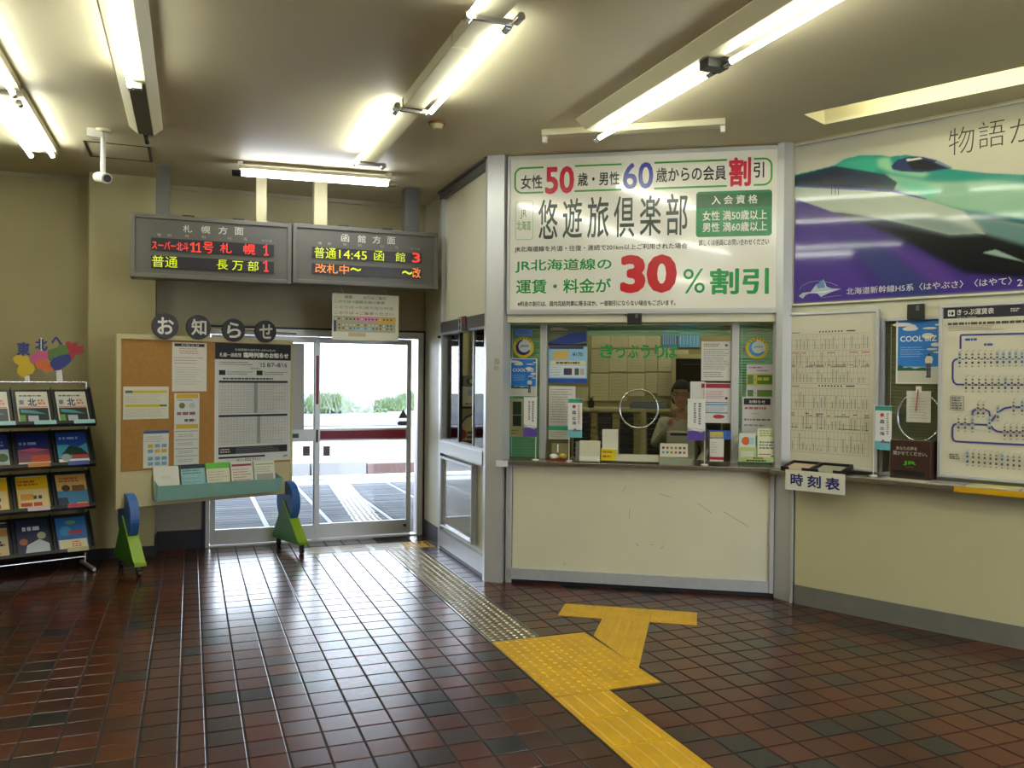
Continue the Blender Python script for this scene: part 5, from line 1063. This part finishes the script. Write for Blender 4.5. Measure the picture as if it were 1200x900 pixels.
# little stands on the counter
def stand(name, label, cat, x0, y0, x1, y1, d, col, draw=None, lean=0, depth=.05, mcol=None, back=None):
    s0, z1 = PM.hit(x0, y0, d); s1, z0 = PM.hit(x1, y1, d); z0 = max(z0, CT+.001) if back is None else z0
    t = thing(name, label, cat, PM.W(s0, d, z0), 0, rot=(R_(-lean), 0, am)); W, H = s1-s0, z1-z0
    MB().box(0, W, 0, .006, 0, H).build('front', flat(col, .4), t)
    if draw: s = Sheet(.4); s.L = 1; draw(s, W, H); s.build(t)
    return t, W, H
t, W, H = stand('desk_calendar', 'cream tilted calculator-like pad with a grey back on the ticket counter', 'stand', 679, 516, 703, 541, .0, 'cfcbb4', lambda s, W, H: ([s.rect(W*.06, H*(.3+.075*k), W*.94, H*(.303+.075*k), 'a9a48c') for k in range(9)], [s.rect(W*(.06+.11*k), H*.3, W*(.067+.11*k), H*.92, 'a9a48c') for k in range(9)], s.rect(0, .06*H, W, .24*H, 'dddcd0')), lean=8)
MB().prism([(.006, 0), (.08, 0), (.075, .01), (.012, H*.95)], -.03, W*.9, ax='x').build('body', mat('grey_device', '6a6c68', .4), t)
t, W, H = stand('note_box', 'white memo pad in a holder with a yellow label on the ticket counter', 'stand', 704.5, 526, 722, 540, .0, 'd4c81c', lambda s, W, H: (s.words(.1*W, .62*H, .9*W, .85*H, 'b8701c', 1, .6), s.words(.1*W, .25*H, .8*W, .5*H, 'b8501c', 1, .6)))
MB().box(-.0, W+.01, .006, .07, 0, H).box(.005, W+.01, .03, .05, H, H+.145).build('body', flat('d0cebf', .5), t)
t, W, H = stand('coin_tray', 'cream coin tray box in the middle of the ticket counter', 'tray', 722, 533, 772, 541.5, .015, 'cfcab0', None); MB().box(0, W, .006, .09, 0, H*.8).box(0, .008, .006, .09, H*.8, H).box(W-.008, W, .006, .09, H*.8, H).box(0.008, W-.008, .08, .09, H*.8, H).build('body', flat('cfcab0', .5), t)
def icons(s, W, H):
    r = random.Random(9)
    for j in (.68, .34):
        for k in range(6): s.disc(W*(.12+.15*k), H*j, H*.1, ['3c84a8', '55565c', 'a8743c', '2c4c7c', 'b0582c', '4a9cb4'][r.randrange(6)], 10)
t, W, H = stand('icon_stand', 'cream card stand with two rows of small round icons on the ticket counter', 'stand', 773.5, 519.5, 806, 536, .0, 'd4cfb8', icons, back=1); MB().prism([(-.02, CT+.001-t.location.z), (.08, CT+.001-t.location.z), (.08, -.001), (.02, .0), (-.02, -.01)], -.005, W+.03, ax='x').build('base', mat('grey_green_base', '8f937c', .4), t); MB().box(0, W, .006, .012, 0, H).build('back', flat('b8b49c', .5), t)
t, W, H = stand('card_holder', 'white card with a red foot in a clear holder under a blue heading', 'stand', 832, 514, 848, 541, .0, 'd6d2c6', lambda s, W, H: (s.rect(0, .08*H, W, .2*H, 'b01c34'), s.words(.15*W, .35*H, .6*W, .9*H, 'a09c94', 5, .3)))
MB().box(-.0, W, .006, .03, 0, H).build('body', ACRYL, t); o = MB().box(-.01, W+.05, .02, .024, H*.97, H+.06).build('heading', flat('2858a8', .4), t); s = Sheet(.4); s.L = 2; s.words(0, H*1.02, W+.04, H+.055, 'b8a85c', 1, .8); s.words(.02, H*.98, W+.02, H*1.02, 'a8b8d0', 1, .8); q = s.build(t); q.location.y = .019
t, W, H = stand('leaflet_holder', 'pale green leaflet holder with an orange-sun card at the right end of the counter', 'stand', 865.5, 524, 886, 541.5, .0, 'b4bc7c', lambda s, W, H: s.rect(.12*W, .3*H, .85*W, .75*H, 'c9c9b8'))
MB().box(0, W, .006, .05, 0, H).build('body', flat('aab46c', .5), t); o = MB().box(.005, W-.003, .02, .03, H, H+.10).build('card', flat('cdd0c8', .4), t); s = Sheet(.4); s.L = 1; s.disc(W*.42, H+.045, .03, 'c8602c', 16); s.rect(W*.6, H+.02, W*.9, H+.07, '9cc0c8'); q = s.build(t); q.location.y = .0195
t, W, H = stand('pamphlet', 'large glossy pamphlet with green print leaning at the right end of the counter', 'pamphlet', 888, 501.5, 919, 541.5, .02, 'd2d2b4', lambda s, W, H: (s.words(.08*W, .74*H, .9*W, .95*H, '8ca44c', 3, .6, 3), s.words(.08*W, .36*H, .9*W, .62*H, '5c6458', 3, .5, 4), s.ring(.7*W, .28*H, .12*W, .13*W, '6a6a5c'), s.rect(.05*W, .2*H, .5*W, .23*H, 'a84c4c'), s.words(.5*W, .04*H, .95*W, .2*H, '5c7c3c', 2, .6)), lean=6)
t, W, H = stand('green_plate', 'low pale green plate with black print in front of the pamphlets', 'plate', 872.5, 535, 906, 542, -.02, 'aebf7c', lambda s, W, H: (s.words(.3*W, .6*H, .75*W, .88*H, '22261c', 1, .8), s.words(.06*W, .12*H, .94*W, .45*H, '22261c', 1, .8)))
# tray with tiny ornaments
s0, _ = PM.hit(643, 536, .04); t = thing('ornament_tray', 'small red tray with white and yellow ornaments in the corner of the ticket counter', 'ornaments', PM.W(s0, .03, CT+.001), am)
MB().box(0, .14, .0, .07, 0, .008).build('tray', mat('red_lacquer', '9a2c1c', .3), t); MB().ball((.035, .03, .03), .026, 8, sc=(1.3, 1, .8)).build('ornament', WHITEP, t); MB().ball((.105, .03, .032), .027, 8, sc=(1.1, 1, .8)).build('ornament', mat('ochre_glaze', 'a8943c', .4), t)
MB().box(.015, .14, .07, .075, 0, .13).build('mirror_card', flat('857c54', .4), t); MB().tube((.06, .065, .06), (.06, .065, .12), .006, 8).build('ornament', WHITEP, t)
# stickers on the corner post
t, W, H = paper('pictogram_sticker', 'faded no-smoking sticker on the silver corner post', 'sticker', PM, 578.5, 419, 586.5, 435, 'b9b8b4', d=-.028); s = Sheet(.5); s.L = 1; s.ring(W*.5, H*.7, W*.25, W*.33, '8a7878'); s.line([(.3*W, .85*H), (.7*W, .58*H)], .006, '8a8480'); s.words(.1*W, .1*H, .9*W, .35*H, '8c8c90', 2, .5); s.build(t)
t, W, H = paper('warning_sticker', 'small black, white and red sticker on the beam above the side window', 'sticker', PS, 537, 372, 546, 388, '33262a', d=-.016); s = Sheet(.5); s.L = 1; s.rect(.05*W, .05*H, .4*W, .95*H, 'c8c4c0'); s.disc(.22*W, .3*H, .13*W, '22222a', 10); s.disc(.22*W, .7*H, .13*W, '22222a', 10); s.rect(.5*W, .5*H, .9*W, .9*H, '8c2030'); s.build(t)
# door glass stickers
for (x0, y0, x1, y1, lb, dr) in ((467, 479.5, 478, 490, 'dark triangle sticker low on the right door pane', lambda s, W, H: s.poly([(0, 0), (W, 0), (W/2, H)], '626a7a')), (465, 493.5, 478, 498.5, 'dark arrow sticker under the triangle on the right door pane', lambda s, W, H: s.poly([(0, H/2), (W*.2, 0), (W, 0), (W, H), (W*.2, H)], '6c7688'))):
    PX = Pl(0, 8.148, 0); s0, z1 = PX.hit(x0, y0); s1, z0 = PX.hit(x1, y1); t = thing('door_sticker', lb, 'sticker', (s0, 8.148, z0)); s = Sheet(.5); dr(s, s1-s0, z1-z0); q = s.build(t, 'film')
for (x0, x1, lb, yy) in ((355, 363, 'small dark square sticker on the left door pane', 8.108), (379, 386.5, 'small dark square sticker with a red dot on the right door pane', 8.148)):
    PX = Pl(0, yy, 0); s0, z1 = PX.hit(x0, 523); s1, z0 = PX.hit(x1, 534); t = thing('door_sticker', lb, 'sticker', (s0, yy, z0)); s = Sheet(.5); s.rect(0, 0, s1-s0, z1-z0, '6a6668'); s.up(); s.ring((s1-s0)/2, (z1-z0)*.6, .012, .018, 'a84a58'); s.build(t, 'film')
t, W, H = paper('door_poster', 'poster seen from behind, taped on the left door pane beside the cork board', 'poster', Pl(0, 8.112, 0), 335, 402, 356, 512, 'b4b4b8', d=0)

# ================================================================ INSIDE THE OFFICE
DB = 2.62
OC = mat('office_cream_metal', 'a89c70', .5); DRK = mat('dark_drawer_front', '1c1b20', .4); LBP = mat('yellow_label_plate', '9a8c50', .5)
s0 = PM.hit(672, 480, 2.1)[0]; s1 = PM.hit(845, 480, 2.1)[0]; zt = PM.hit(740, 479, 2.1)[1]
t = thing('drawer_cabinet', 'cream cabinet full of narrow dark drawers with yellow label plates in the office', 'cabinet', PM.W(s0, 2.1, 0), am); W = s1-s0
MB().box(-.05, W+.05, 0, .5, zt-.03, zt).build('top', OC, t); MB().box(-.02, W+.02, .03, .5, 0, zt-.03).build('body', OC, t)
colx = [(s_+.0) for s_ in (PM.hit(692, 500, 2.1)[0]-s0, PM.hit(717.5, 500, 2.1)[0]-s0, PM.hit(742.5, 500, 2.1)[0]-s0, PM.hit(773.5, 500, 2.1)[0]-s0)]
pr_ = .0505; dm = None
starts = [0.0, colx[0]+.07, colx[1]+.07, colx[2]+.13, colx[3]+.07]; ends = [colx[0], colx[1], colx[2], colx[3], W]
for c in range(5):
    for r in range(14):
        z = zt-.045-pr_*(r+1); wd = ends[c]-starts[c]
        if wd < .03: continue
        d_ = MB().box(starts[c]+.004, ends[c]-.002, .012, .03, z+.004, z+pr_-.002).build('drawer', DRK, t)
        if c < 4: MB().box(ends[c]+.002, ends[c]+.062, .014, .03, z+.010, z+pr_-.010).build('label_plate', LBP, d_)
MB().box(colx[2]+.075, colx[2]+.12, .0, .03, 0, zt-.03).build('upright', OC, t)
# sheets pinned on the back wall
rp_ = random.Random(4); k = 0
def z5(x, y): return 660+x/5.4545, 380+y/5.4545
for (xa, ya, xb, yb) in ((183, 75, 300, 150), (305, 75, 414, 150), (419, 75, 528, 150), (532, 75, 620, 150), (181, 160, 292, 308), (298, 160, 406, 302), (412, 160, 520, 305), (526, 165, 600, 300), (610, 150, 690, 300), (175, 314, 289, 490), (295, 312, 408, 490), (414, 312, 520, 460), (528, 310, 600, 440), (605, 310, 690, 460), (700, 165, 800, 262), (20, 400, 160, 490)):
    p, q = z5(xa, ya), z5(xb, yb); lbs = ['top left', 'top second', 'top third', 'top fourth', 'middle left', 'middle second', 'middle third', 'middle fourth', 'middle fifth', 'lower left', 'lower second', 'lower third', 'lower fourth', 'lower fifth', 'upper right', 'far left low'][k]
    o, W_, H_ = paper('pinned_sheet', 'buff sheet on the office back wall, %s of the pinned sheets' % lbs, 'paper', PM, p[0], p[1], q[0], q[1], ['b8ae88', 'b3a984', 'bdb390'][k % 3], d=DB-.012, group='sheets pinned on the office back wall')
    s = Sheet(.6); s.L = 1; s.words(.08*W_, .1*H_, .9*W_, .92*H_, '968c6c', 7, .22, k); s.build(o); k += 1
for (x0, x1, c1, lb) in ((776, 793, '4c78ac', 'blue hanging calendar high on the office back wall'), (795, 820, '5c9cc8', 'light blue hanging calendar beside the darker blue one')):
    o, W_, H_ = paper('calendar', lb, 'calendar', PM, x0, 380, x1, 407, c1, d=DB-.02); s = Sheet(.5); s.L = 1
    for k in range(6): s.rect(W_*(.08+.16*k), .03, W_*(.12+.16*k), H_*.9, 'a0b8cc')
    s.build(o)
# dark cupboard behind the clerk, shelf unit at the right
t = thing('office_cupboard', 'dark open cupboard with a cream frame behind the clerk', 'cupboard', PM.W(PM.hit(787, 440, 2.1)[0], 2.12, 0), am)
MB().frame(0, .95, zt+.004, 1.80, .04, 0, .4).build('frame', OC, t); MB().box(.04, .91, .3, .38, zt+.01, 1.78).build('back', DRK, t); MB().box(.1, .5, .02, .2, 1.70, 1.73).build('rail', BLACK, t); MB().box(.55, .88, .05, .28, 1.31, 1.5).build('file_box', flat('8c8464', .5), t)
# small things on the cabinet
a = PM.hit(692, 470, 2.15)[0]; t = thing('desk_plant', 'tiny green plant in a black pot on the office cabinet', 'plant', PM.W(a, 2.2, zt+.001), am); MB().tube((0, 0, 0), (0, 0, .07), .03, 12, r2=.038).build('pot', BLACK, t)
mb = MB(); r = random.Random(1)
for k in range(26): an = r.uniform(0, 6.28); mb.add([(.008*math.cos(an+1.5), .008*math.sin(an+1.5), .06), (-.008*math.cos(an+1.5), -.008*math.sin(an+1.5), .06), (.045*math.cos(an), .045*math.sin(an), r.uniform(.09, .14))], [(0, 1, 2)])
mb.build('leaves', mat('plant_green', '3c7a2c', .6), t, fix=False)
t = thing('paper_trays', 'grey document box lying on the office cabinet behind the speaking ring', 'box', PM.W(PM.hit(738, 475, 2.15)[0], 2.16, zt+.001), am); MB().box(0, .36, 0, .25, 0, .05).build('box_body', mat('grey_blue_box', '56606a', .5), t, bevel=.004); MB().box(.02, .34, .02, .23, .05, .07).build('lid', mat('grey_blue_box', '56606a', .5), t)
# inner counter devices
s0 = PM.hit(781, 508, .5)[0]; z1 = PM.hit(790, 506, .5)[1]
t = thing('desk_terminal', 'cream ticket terminal on the inner desk in front of the clerk', 'terminal', PM.W(s0, .50, .80), am)
MB().box(0, .22, 0, .16, 0, z1-.80).build('casing', flat('c9c0a0', .4), t, bevel=.006); MB().box(.03, .19, -.002, .02, z1-.83, z1-.81).build('display', DRK, t)
t = thing('inner_desk', 'brown desk behind the ticket window under the clerk\'s hands', 'desk', PM.W(.05, .43, 0), am); MB().box(0, 1.9, 0, .15, .765, .80).build('desktop', mat('brown_desk', '6a5a40', .5), t, bevel=.004)
for xx in (.03, 1.83): MB().box(xx, xx+.04, .05, .12, 0, .765).build('leg', OC, t)

# equipment on the far office wall, seen through the side window
PI = Pl(0, 8.00, 0); def_ = PI.hit
def eq(x0, y0, x1, y1, name, label, cat, col, dpt=.10, extra=None):
    s0, z1 = PI.hit(x0, y0); s1, z0 = PI.hit(x1, y1); t = thing(name, label, cat, (s0, 8.0, z0)); MB().box(0, s1-s0, 0, 8.078-8.0, 0, z1-z0).build('casing', col if not isinstance(col, str) else flat(col, .4), t, bevel=.003)
    if extra: s = Sheet(.4); s.L = 1; extra(s, s1-s0, z1-z0); s.build(t)
    return t
eq(543, 440, 566, 452.5, 'control_box', 'grey control box with a yellow dial seen through the side window', 'box', mat('grey_box', '55584e', .4), extra=lambda s, W, H: (s.disc(.3*W, .45*H, .03, '1a1a1c', 12), s.disc(.42*W, .45*H, .025, 'a8a820', 12), s.disc(.75*W, .45*H, .035, '22221f', 12)))
eq(536, 453, 566, 476, 'wall_panel_box', 'beige equipment box with blue print seen through the side window', 'box', 'a8a080', extra=lambda s, W, H: (s.poly([(.4*W, .55*H), (.95*W, .45*H), (.95*W, .8*H), (.4*W, .85*H)], '7c8890'), s.words(.3*W, .05*H, .95*W, .2*H, '5c5440', 1, .6)))
eq(537, 500, 566, 516, 'warning_board', 'yellowish board with black characters seen through the side window', 'sign', '9a8c44', extra=lambda s, W, H: (s.words(.35*W, .45*H, .95*W, .68*H, '2a2820', 1, .8), s.words(.35*W, .15*H, .95*W, .36*H, '2a2820', 1, .8), s.disc(.15*W, .45*H, .05, '7a1c24', 14)))
eq(534, 516, 566, 527, 'low_cabinet_box', 'black box at the bottom of the side window', 'box', BLACK)
t = thing('wall_bracket', 'dark metal bracket with a curved brace seen through the side window', 'bracket', (0, 0, 0)); p = [PI.hit(*q) for q in ((537, 478), (566, 477), (537, 500), (545, 489), (566, 480))]
MB().path([(p[2][0], 7.98, p[2][1]), (p[0][0], 7.98, p[0][1]), (p[1][0], 7.98, p[1][1])], .008, 8).build('bar', BLACK, t); MB().path([(p[2][0], 7.98, p[2][1]), (p[3][0], 7.98, p[3][1]), (p[4][0], 7.98, p[4][1])], .008, 8).build('brace', BLACK, t)
for i, xx in enumerate((553, 558)):
    s, z0 = PI.hit(xx, 440, .04); t = thing('conduit', ['left thin conduit above the grey control box', 'right thin conduit above the grey control box'][i], 'pipe', (s, 8.06, z0)); MB().tube((0, 0, 0), (0, 0, 3.2-z0), .010, 8).build('pipe', mat('grey_pipe', '77705a', .5), t)

# ================================================================ THE CLERK
def skin_mesh(vs, es, rad, sub=2, root=0):
    me = bpy.data.meshes.new('b'); me.from_pydata(vs, es, []); o = bpy.data.objects.new('b', me); COL.objects.link(o)
    m = o.modifiers.new('s', 'SKIN'); m.use_smooth_shade = True; sv = me.skin_vertices[0].data if me.skin_vertices else None
    if sv is None:
        bpy.context.view_layer.objects.active = o; o.select_set(True); bpy.ops.mesh.customdata_skin_add(); sv = me.skin_vertices[0].data
    for i, r in enumerate(rad): sv[i].radius = (r, r) if not isinstance(r, tuple) else r; sv[i].use_root = (i == root)
    o.modifiers.new('u', 'SUBSURF').levels = sub; o.modifiers['u'].render_levels = sub
    dg = bpy.context.evaluated_depsgraph_get(); em = o.evaluated_get(dg).to_mesh(); V_ = [v.co.copy() for v in em.vertices]; F_ = [tuple(p.vertices) for p in em.polygons]
    o.evaluated_get(dg).to_mesh_clear(); bpy.data.objects.remove(o); return V_, F_
hs, hz = PM.hit(798.5, 463, .80)
c_t = thing('person', 'person with short dark hair, glasses and a pale shirt sitting behind the ticket window', 'person', PM.W(hs, .80, 0), am+R_(-6))
sk = MB(); SKIN = mat('face_skin', 'b98a68', .5); SHIRT = mat('pale_shirt', 'b9b39a', .8, bump=.1, bscale=40); TROU = mat('dark_trousers', '23252e', .8); HAIR = mat('dark_hair', '100e0d', .95, bump=.4, bscale=150)
hz0 = hz
N = [(0, .06, .62), (0, .05, .80), (0, .02, 1.0), (0, .02, hz-.27), (0, .01, hz-.19), (0, 0, hz-.12),          # 0-5 pelvis..neck
     (-.15, .02, hz-.235), (-.21, -.03, hz-.42), (-.13, -.20, hz-.33), (-.055, -.235, hz-.215), (-.045, -.235, hz-.18),   # 6-10 left of picture: raised arm
     (.15, .02, hz-.235), (.21, .0, hz-.46), (.16, -.22, .87), (.14, -.29, .86),                      # 11-14 other arm on the desk
     (-.09, .04, .60), (-.11, -.38, .60), (-.11, -.36, .12), (-.11, -.46, .07), (.09, .04, .60), (.11, -.38, .60), (.11, -.36, .12), (.11, -.46, .07)]
E_ = [(0, 1), (1, 2), (2, 3), (3, 4), (4, 5), (3, 6), (6, 7), (7, 8), (8, 9), (9, 10), (3, 11), (11, 12), (12, 13), (13, 14), (0, 15), (15, 16), (16, 17), (17, 18), (0, 19), (19, 20), (20, 21), (21, 22)]
RD_ = [(.14, .10), (.145, .10), (.15, .11), (.12, .085), .055, .05, .062, .046, .036, .026, (.034, .016), .062, .046, .034, (.03, .016), .085, .062, .045, .035, .085, .062, .045, .035]
V_, F_ = skin_mesh(N, E_, RD_)
def reg(c):
    if c.z < .66 and c.y < .2 and not (c.z > .8): return 2
    if c.z > hz-.20 and abs(c.x) < .075 and c.y > -.12: return 0
    if (c-Vector(N[9])).length < .035 or (c-Vector(N[10])).length < .05 or (c-Vector(N[14])).length < .05: return 0
    return 1
mis = [reg(sum((V_[i] for i in f), Vector())/len(f)) for f in F_]
k0 = len(sk.v); sk.v += [tuple(v) for v in V_]; sk.f += F_; sk.m += mis; sk.sm += [True]*len(F_)
# fingers
def fing(base, dirs, L, r):
    pts = [Vector(base)]
    for d, l in zip(dirs, (.42*L, .32*L, .26*L)): pts.append(pts[-1]+Vector(d).normalized()*l)
    v, f = skin_mesh(pts, [(0, 1), (1, 2), (2, 3)], [r*1.05, r, r*.92, r*.7], 1); sk.add(v, f, 0, True)
h = Vector(N[10])
for k, (dx, L) in enumerate(((-.026, .062), (-.009, .072), (.008, .068), (.024, .055))):
    fing(h+Vector((dx, -.004, .012)), [(dx*2, -.3, 1), (dx*2+.3, -.2, .8), (.6+dx, .4, .45)], L, .0082)
fing(h+Vector((.028, .0, -.015)), [(1, -.2, .5), (.7, -.1, .8), (.2, .1, 1)], .055, .009)
h = Vector(N[14])
for k, (dx, L) in enumerate(((-.026, .06), (-.009, .07), (.008, .066), (.024, .052))):
    fing(h+Vector((dx, -.02, .0)), [(dx*2, -1, .05), (dx, -1, -.4), (dx, -.6, -.8)], L, .0082)
fing(h+Vector((-.032, .01, -.002)), [(-.7, -.7, 0), (-.3, -1, -.2), (0, -1, -.3)], .05, .009)
# head: shaped ball
hd = MB(); hd.ball((0, 0, 0), 1, 16)
def shape(v):
    x, y, z = v; w = .074*(1-.30*max(0, -z)**1.5); X = x*w; Y = y*(.088 if y > 0 else .084)-(.010*max(0, -z) if y < 0 else -.0)+(.016*max(0, -z) if y > 0 else 0)*0; Z = z*.118
    if y < 0: Y *= 1-.10*max(0, z-.3)
    if y < -.55 and abs(z-.08) < .22 and .12 < abs(x) < .6: Y += .008*(1-abs(z-.08)/.22)     # eye hollows
    if y < -.8 and abs(x) < .2 and -.32 < z < .12: Y -= .020*(1-abs(x)/.2)*(1-abs(z+.16)/.30)  # nose
    if y < -.6 and abs(z+.52) < .12 and abs(x) < .4: Y -= .004
    return (X, Y, Z+hz)
hv = [shape(v) for v in hd.v]; sk.add(hv, hd.f, 0, True)
for sx_ in (-1, 1): sk.ball((sx_*.074, .005, hz-.005), .026, 6, 0, sc=(.35, .6, 1.15))
for sx_ in (-1, 1): sk.ball((sx_*.029, -.0745, hz+.012), .0085, 6, 3, sc=(1.2, .6, .6))
sk.box(-.02, .02, -.0885, -.078, hz-.0635, hz-.058, 4)
o = sk.build('body', [SKIN, SHIRT, TROU, mat('dark_iris', '17120f', .3), mat('lip_colour', '8c5244', .5)], c_t)
hb_ = MB(); hb_.ball((0, 0, 0), 1, 16); hvv = []; keep = []
for v in hb_.v:
    x, y, z = v; P = Vector(shape(v)); n = Vector((x, y, z)); hvv.append(P+Vector((x*.013, y*.012+.004, z*.014)))
for f in hb_.f:
    c = sum((Vector(hb_.v[i]) for i in f), Vector())/len(f)
    if c.z > (.34 if c.y < -.2 else .5) or (c.y > .05 and c.z > -.5) or (abs(c.x) > .78 and c.z > .1 and c.y > -.45): keep.append(f)
hh = MB(); hh.add(hvv, keep, 0, True); o = hh.build('hair', HAIR, c_t, fix=False); md = o.modifiers.new('s', 'SOLIDIFY'); md.thickness = .014
gl = MB()
for sx_ in (-1, 1): gl.path([(sx_*.031+.024*math.cos(2*math.pi*k/20), -.092, hz+.010+.016*math.sin(2*math.pi*k/20)) for k in range(20)], .0022, 6, closed=True); gl.path([(sx_*.055, -.090, hz+.014), (sx_*.078, -.02, hz+.014)], .002, 6)
gl.path([(-.008, -.093, hz+.012), (.008, -.093, hz+.012)], .002, 6); gl.build('glasses', BLACK, c_t)
t = thing('stool', 'dark stool under the clerk behind the counter', 'stool', PM.W(hs, .86, 0), am); MB().tube((0, 0, .40), (0, 0, .455), .17, 20).build('seat', BLACK, t); MB().tube((0, 0, .03), (0, 0, .40), .025, 10).build('column', CHROME, t); MB().tube((0, 0, 0), (0, 0, .03), .2, 20).build('base', CHROME, t)

# ================================================================ YELLOW TACTILE MATS
z_ = .0015
mats_t = thing('tactile_mat', 'yellow ribbed walking mat running from the junction to the bottom of the picture', 'tactile paving', (0, 0, 0))
y = 3.745
while y > .6:
    mb = MB().box(1.660, 1.960, y-.30+.0015, y-.0015, 0, z_)
    for k in range(4):
        x = 1.66+.0375+.075*k; bar(mb, (x, y-.285), (x, y-.015), .030, .005, z_)
    mb.build('mat_tile', TACY, mats_t, fix=False); y -= .30
jt = thing('tactile_mat', 'yellow studded junction mat where the strips meet', 'tactile paving', (0, 0, 0))
for i in range(2):
    for j in range(3):
        x, y = 1.660+.30*i, 3.75+.30*j
        if i == 1 and j == 2 and False: continue
        mb = MB().box(x+.0008, x+.2992, y+.0008, min(y+.2992, 4.655), 0, z_)
        for a in range(5):
            for b in range(5): stud(mb, x+.03+.06*a, y+.03+.06*b, .015, .005, z0=z_)
        mb.build('mat_tile', TACY, jt, fix=False)
# branch towards the counter
pa, pb = floor_at(699, 744), floor_at(746, 782); ta, tb = floor_at(705, 726), floor_at(762, 729)
br = thing('tactile_mat', 'yellow ribbed branch mat leading diagonally to the counter', 'tactile paving', (0, 0, 0))
T0, T1, T2, T3 = floor_at(662, 707.5), floor_at(817, 718), floor_at(816, 733), floor_at(654, 722)
tu = (T1-T0).normalized(); tn = Vector((tu.y, -tu.x, 0))      # towards the viewer
c0 = (T0+T1)/2; BL_ = .80
mid = c0+tn*.30
a0 = mid-tu*.15; ln = .75
v = lambda s, q: (mid+tu*s+tn*q)
q4 = [floor_at(706, 724.5), floor_at(761, 729), floor_at(748.5, 783), floor_at(695.5, 745)]
mb = MB().prism([(p.x, p.y) for p in q4], 0, z_, ax='z')
for k in range(4):
    f_ = (k+.5)/4; p_ = q4[0].lerp(q4[1], f_); e_ = q4[3].lerp(q4[2], f_); m1, m2 = p_.lerp(e_, .03), p_.lerp(e_, .96); hm = m1.lerp(m2, .5)
    for (x_, y_) in ((m1, m1.lerp(m2, .49)), (m1.lerp(m2, .52), m2)): bar(mb, (x_.x, x_.y), (y_.x, y_.y), .030, .005, z_)
mb.build('mat_tile', TACY, br, fix=False)
tb_ = thing('tactile_mat', 'yellow studded crossbar mat parallel to the ticket counter', 'tactile paving', (0, 0, 0))
L = (T1-T0).length
for k in range(3):
    s0_, s1_ = L*k/3, L*(k+1)/3; q = lambda s, t_: T0+tu*s+tn*t_
    pl = [q(s0_+.0008, 0), q(s1_-.0008, 0), q(s1_-.0008, .298), q(s0_+.0008, .298)]
    mb = MB().prism([(p.x, p.y) for p in pl], 0, z_, ax='z')
    for a in range(5):
        for b in range(5): p = q(s0_+(s1_-s0_)*(a+.5)/5, .03+.06*b); stud(mb, p.x, p.y, .015, .005, z0=z_)
    mb.build('mat_tile', TACY, tb_, fix=False)
# dark wheel-like thing at the far left edge
t = thing('floor_ashtray', 'black round-shouldered object cut by the left edge of the picture', 'bin', (-1.12, 5.15, 0))
pr = [(.0, 0), (.10, .0), (.13, .04), (.14, .14), (.12, .22), (.06, .26), (0, .27)]
mb = MB(); n = 24; vs = [(r*math.cos(2*math.pi*k/n), r*math.sin(2*math.pi*k/n), z) for r, z in pr[1:-1] for k in range(n)]; mb.add(vs, [(i*n+k, i*n+(k+1) % n, (i+1)*n+(k+1) % n, (i+1)*n+k) for i in range(len(pr)-3) for k in range(n)]+[tuple(range(n-1, -1, -1)), tuple(range((len(pr)-3)*n, (len(pr)-2)*n))], 0, True)
mb.build('drum', mat('black_blue_plastic', '0e1220', .35), t); MB().tube((0, 0, .26), (0, 0, .275), .045, 16).build('lid', BLACK, t)
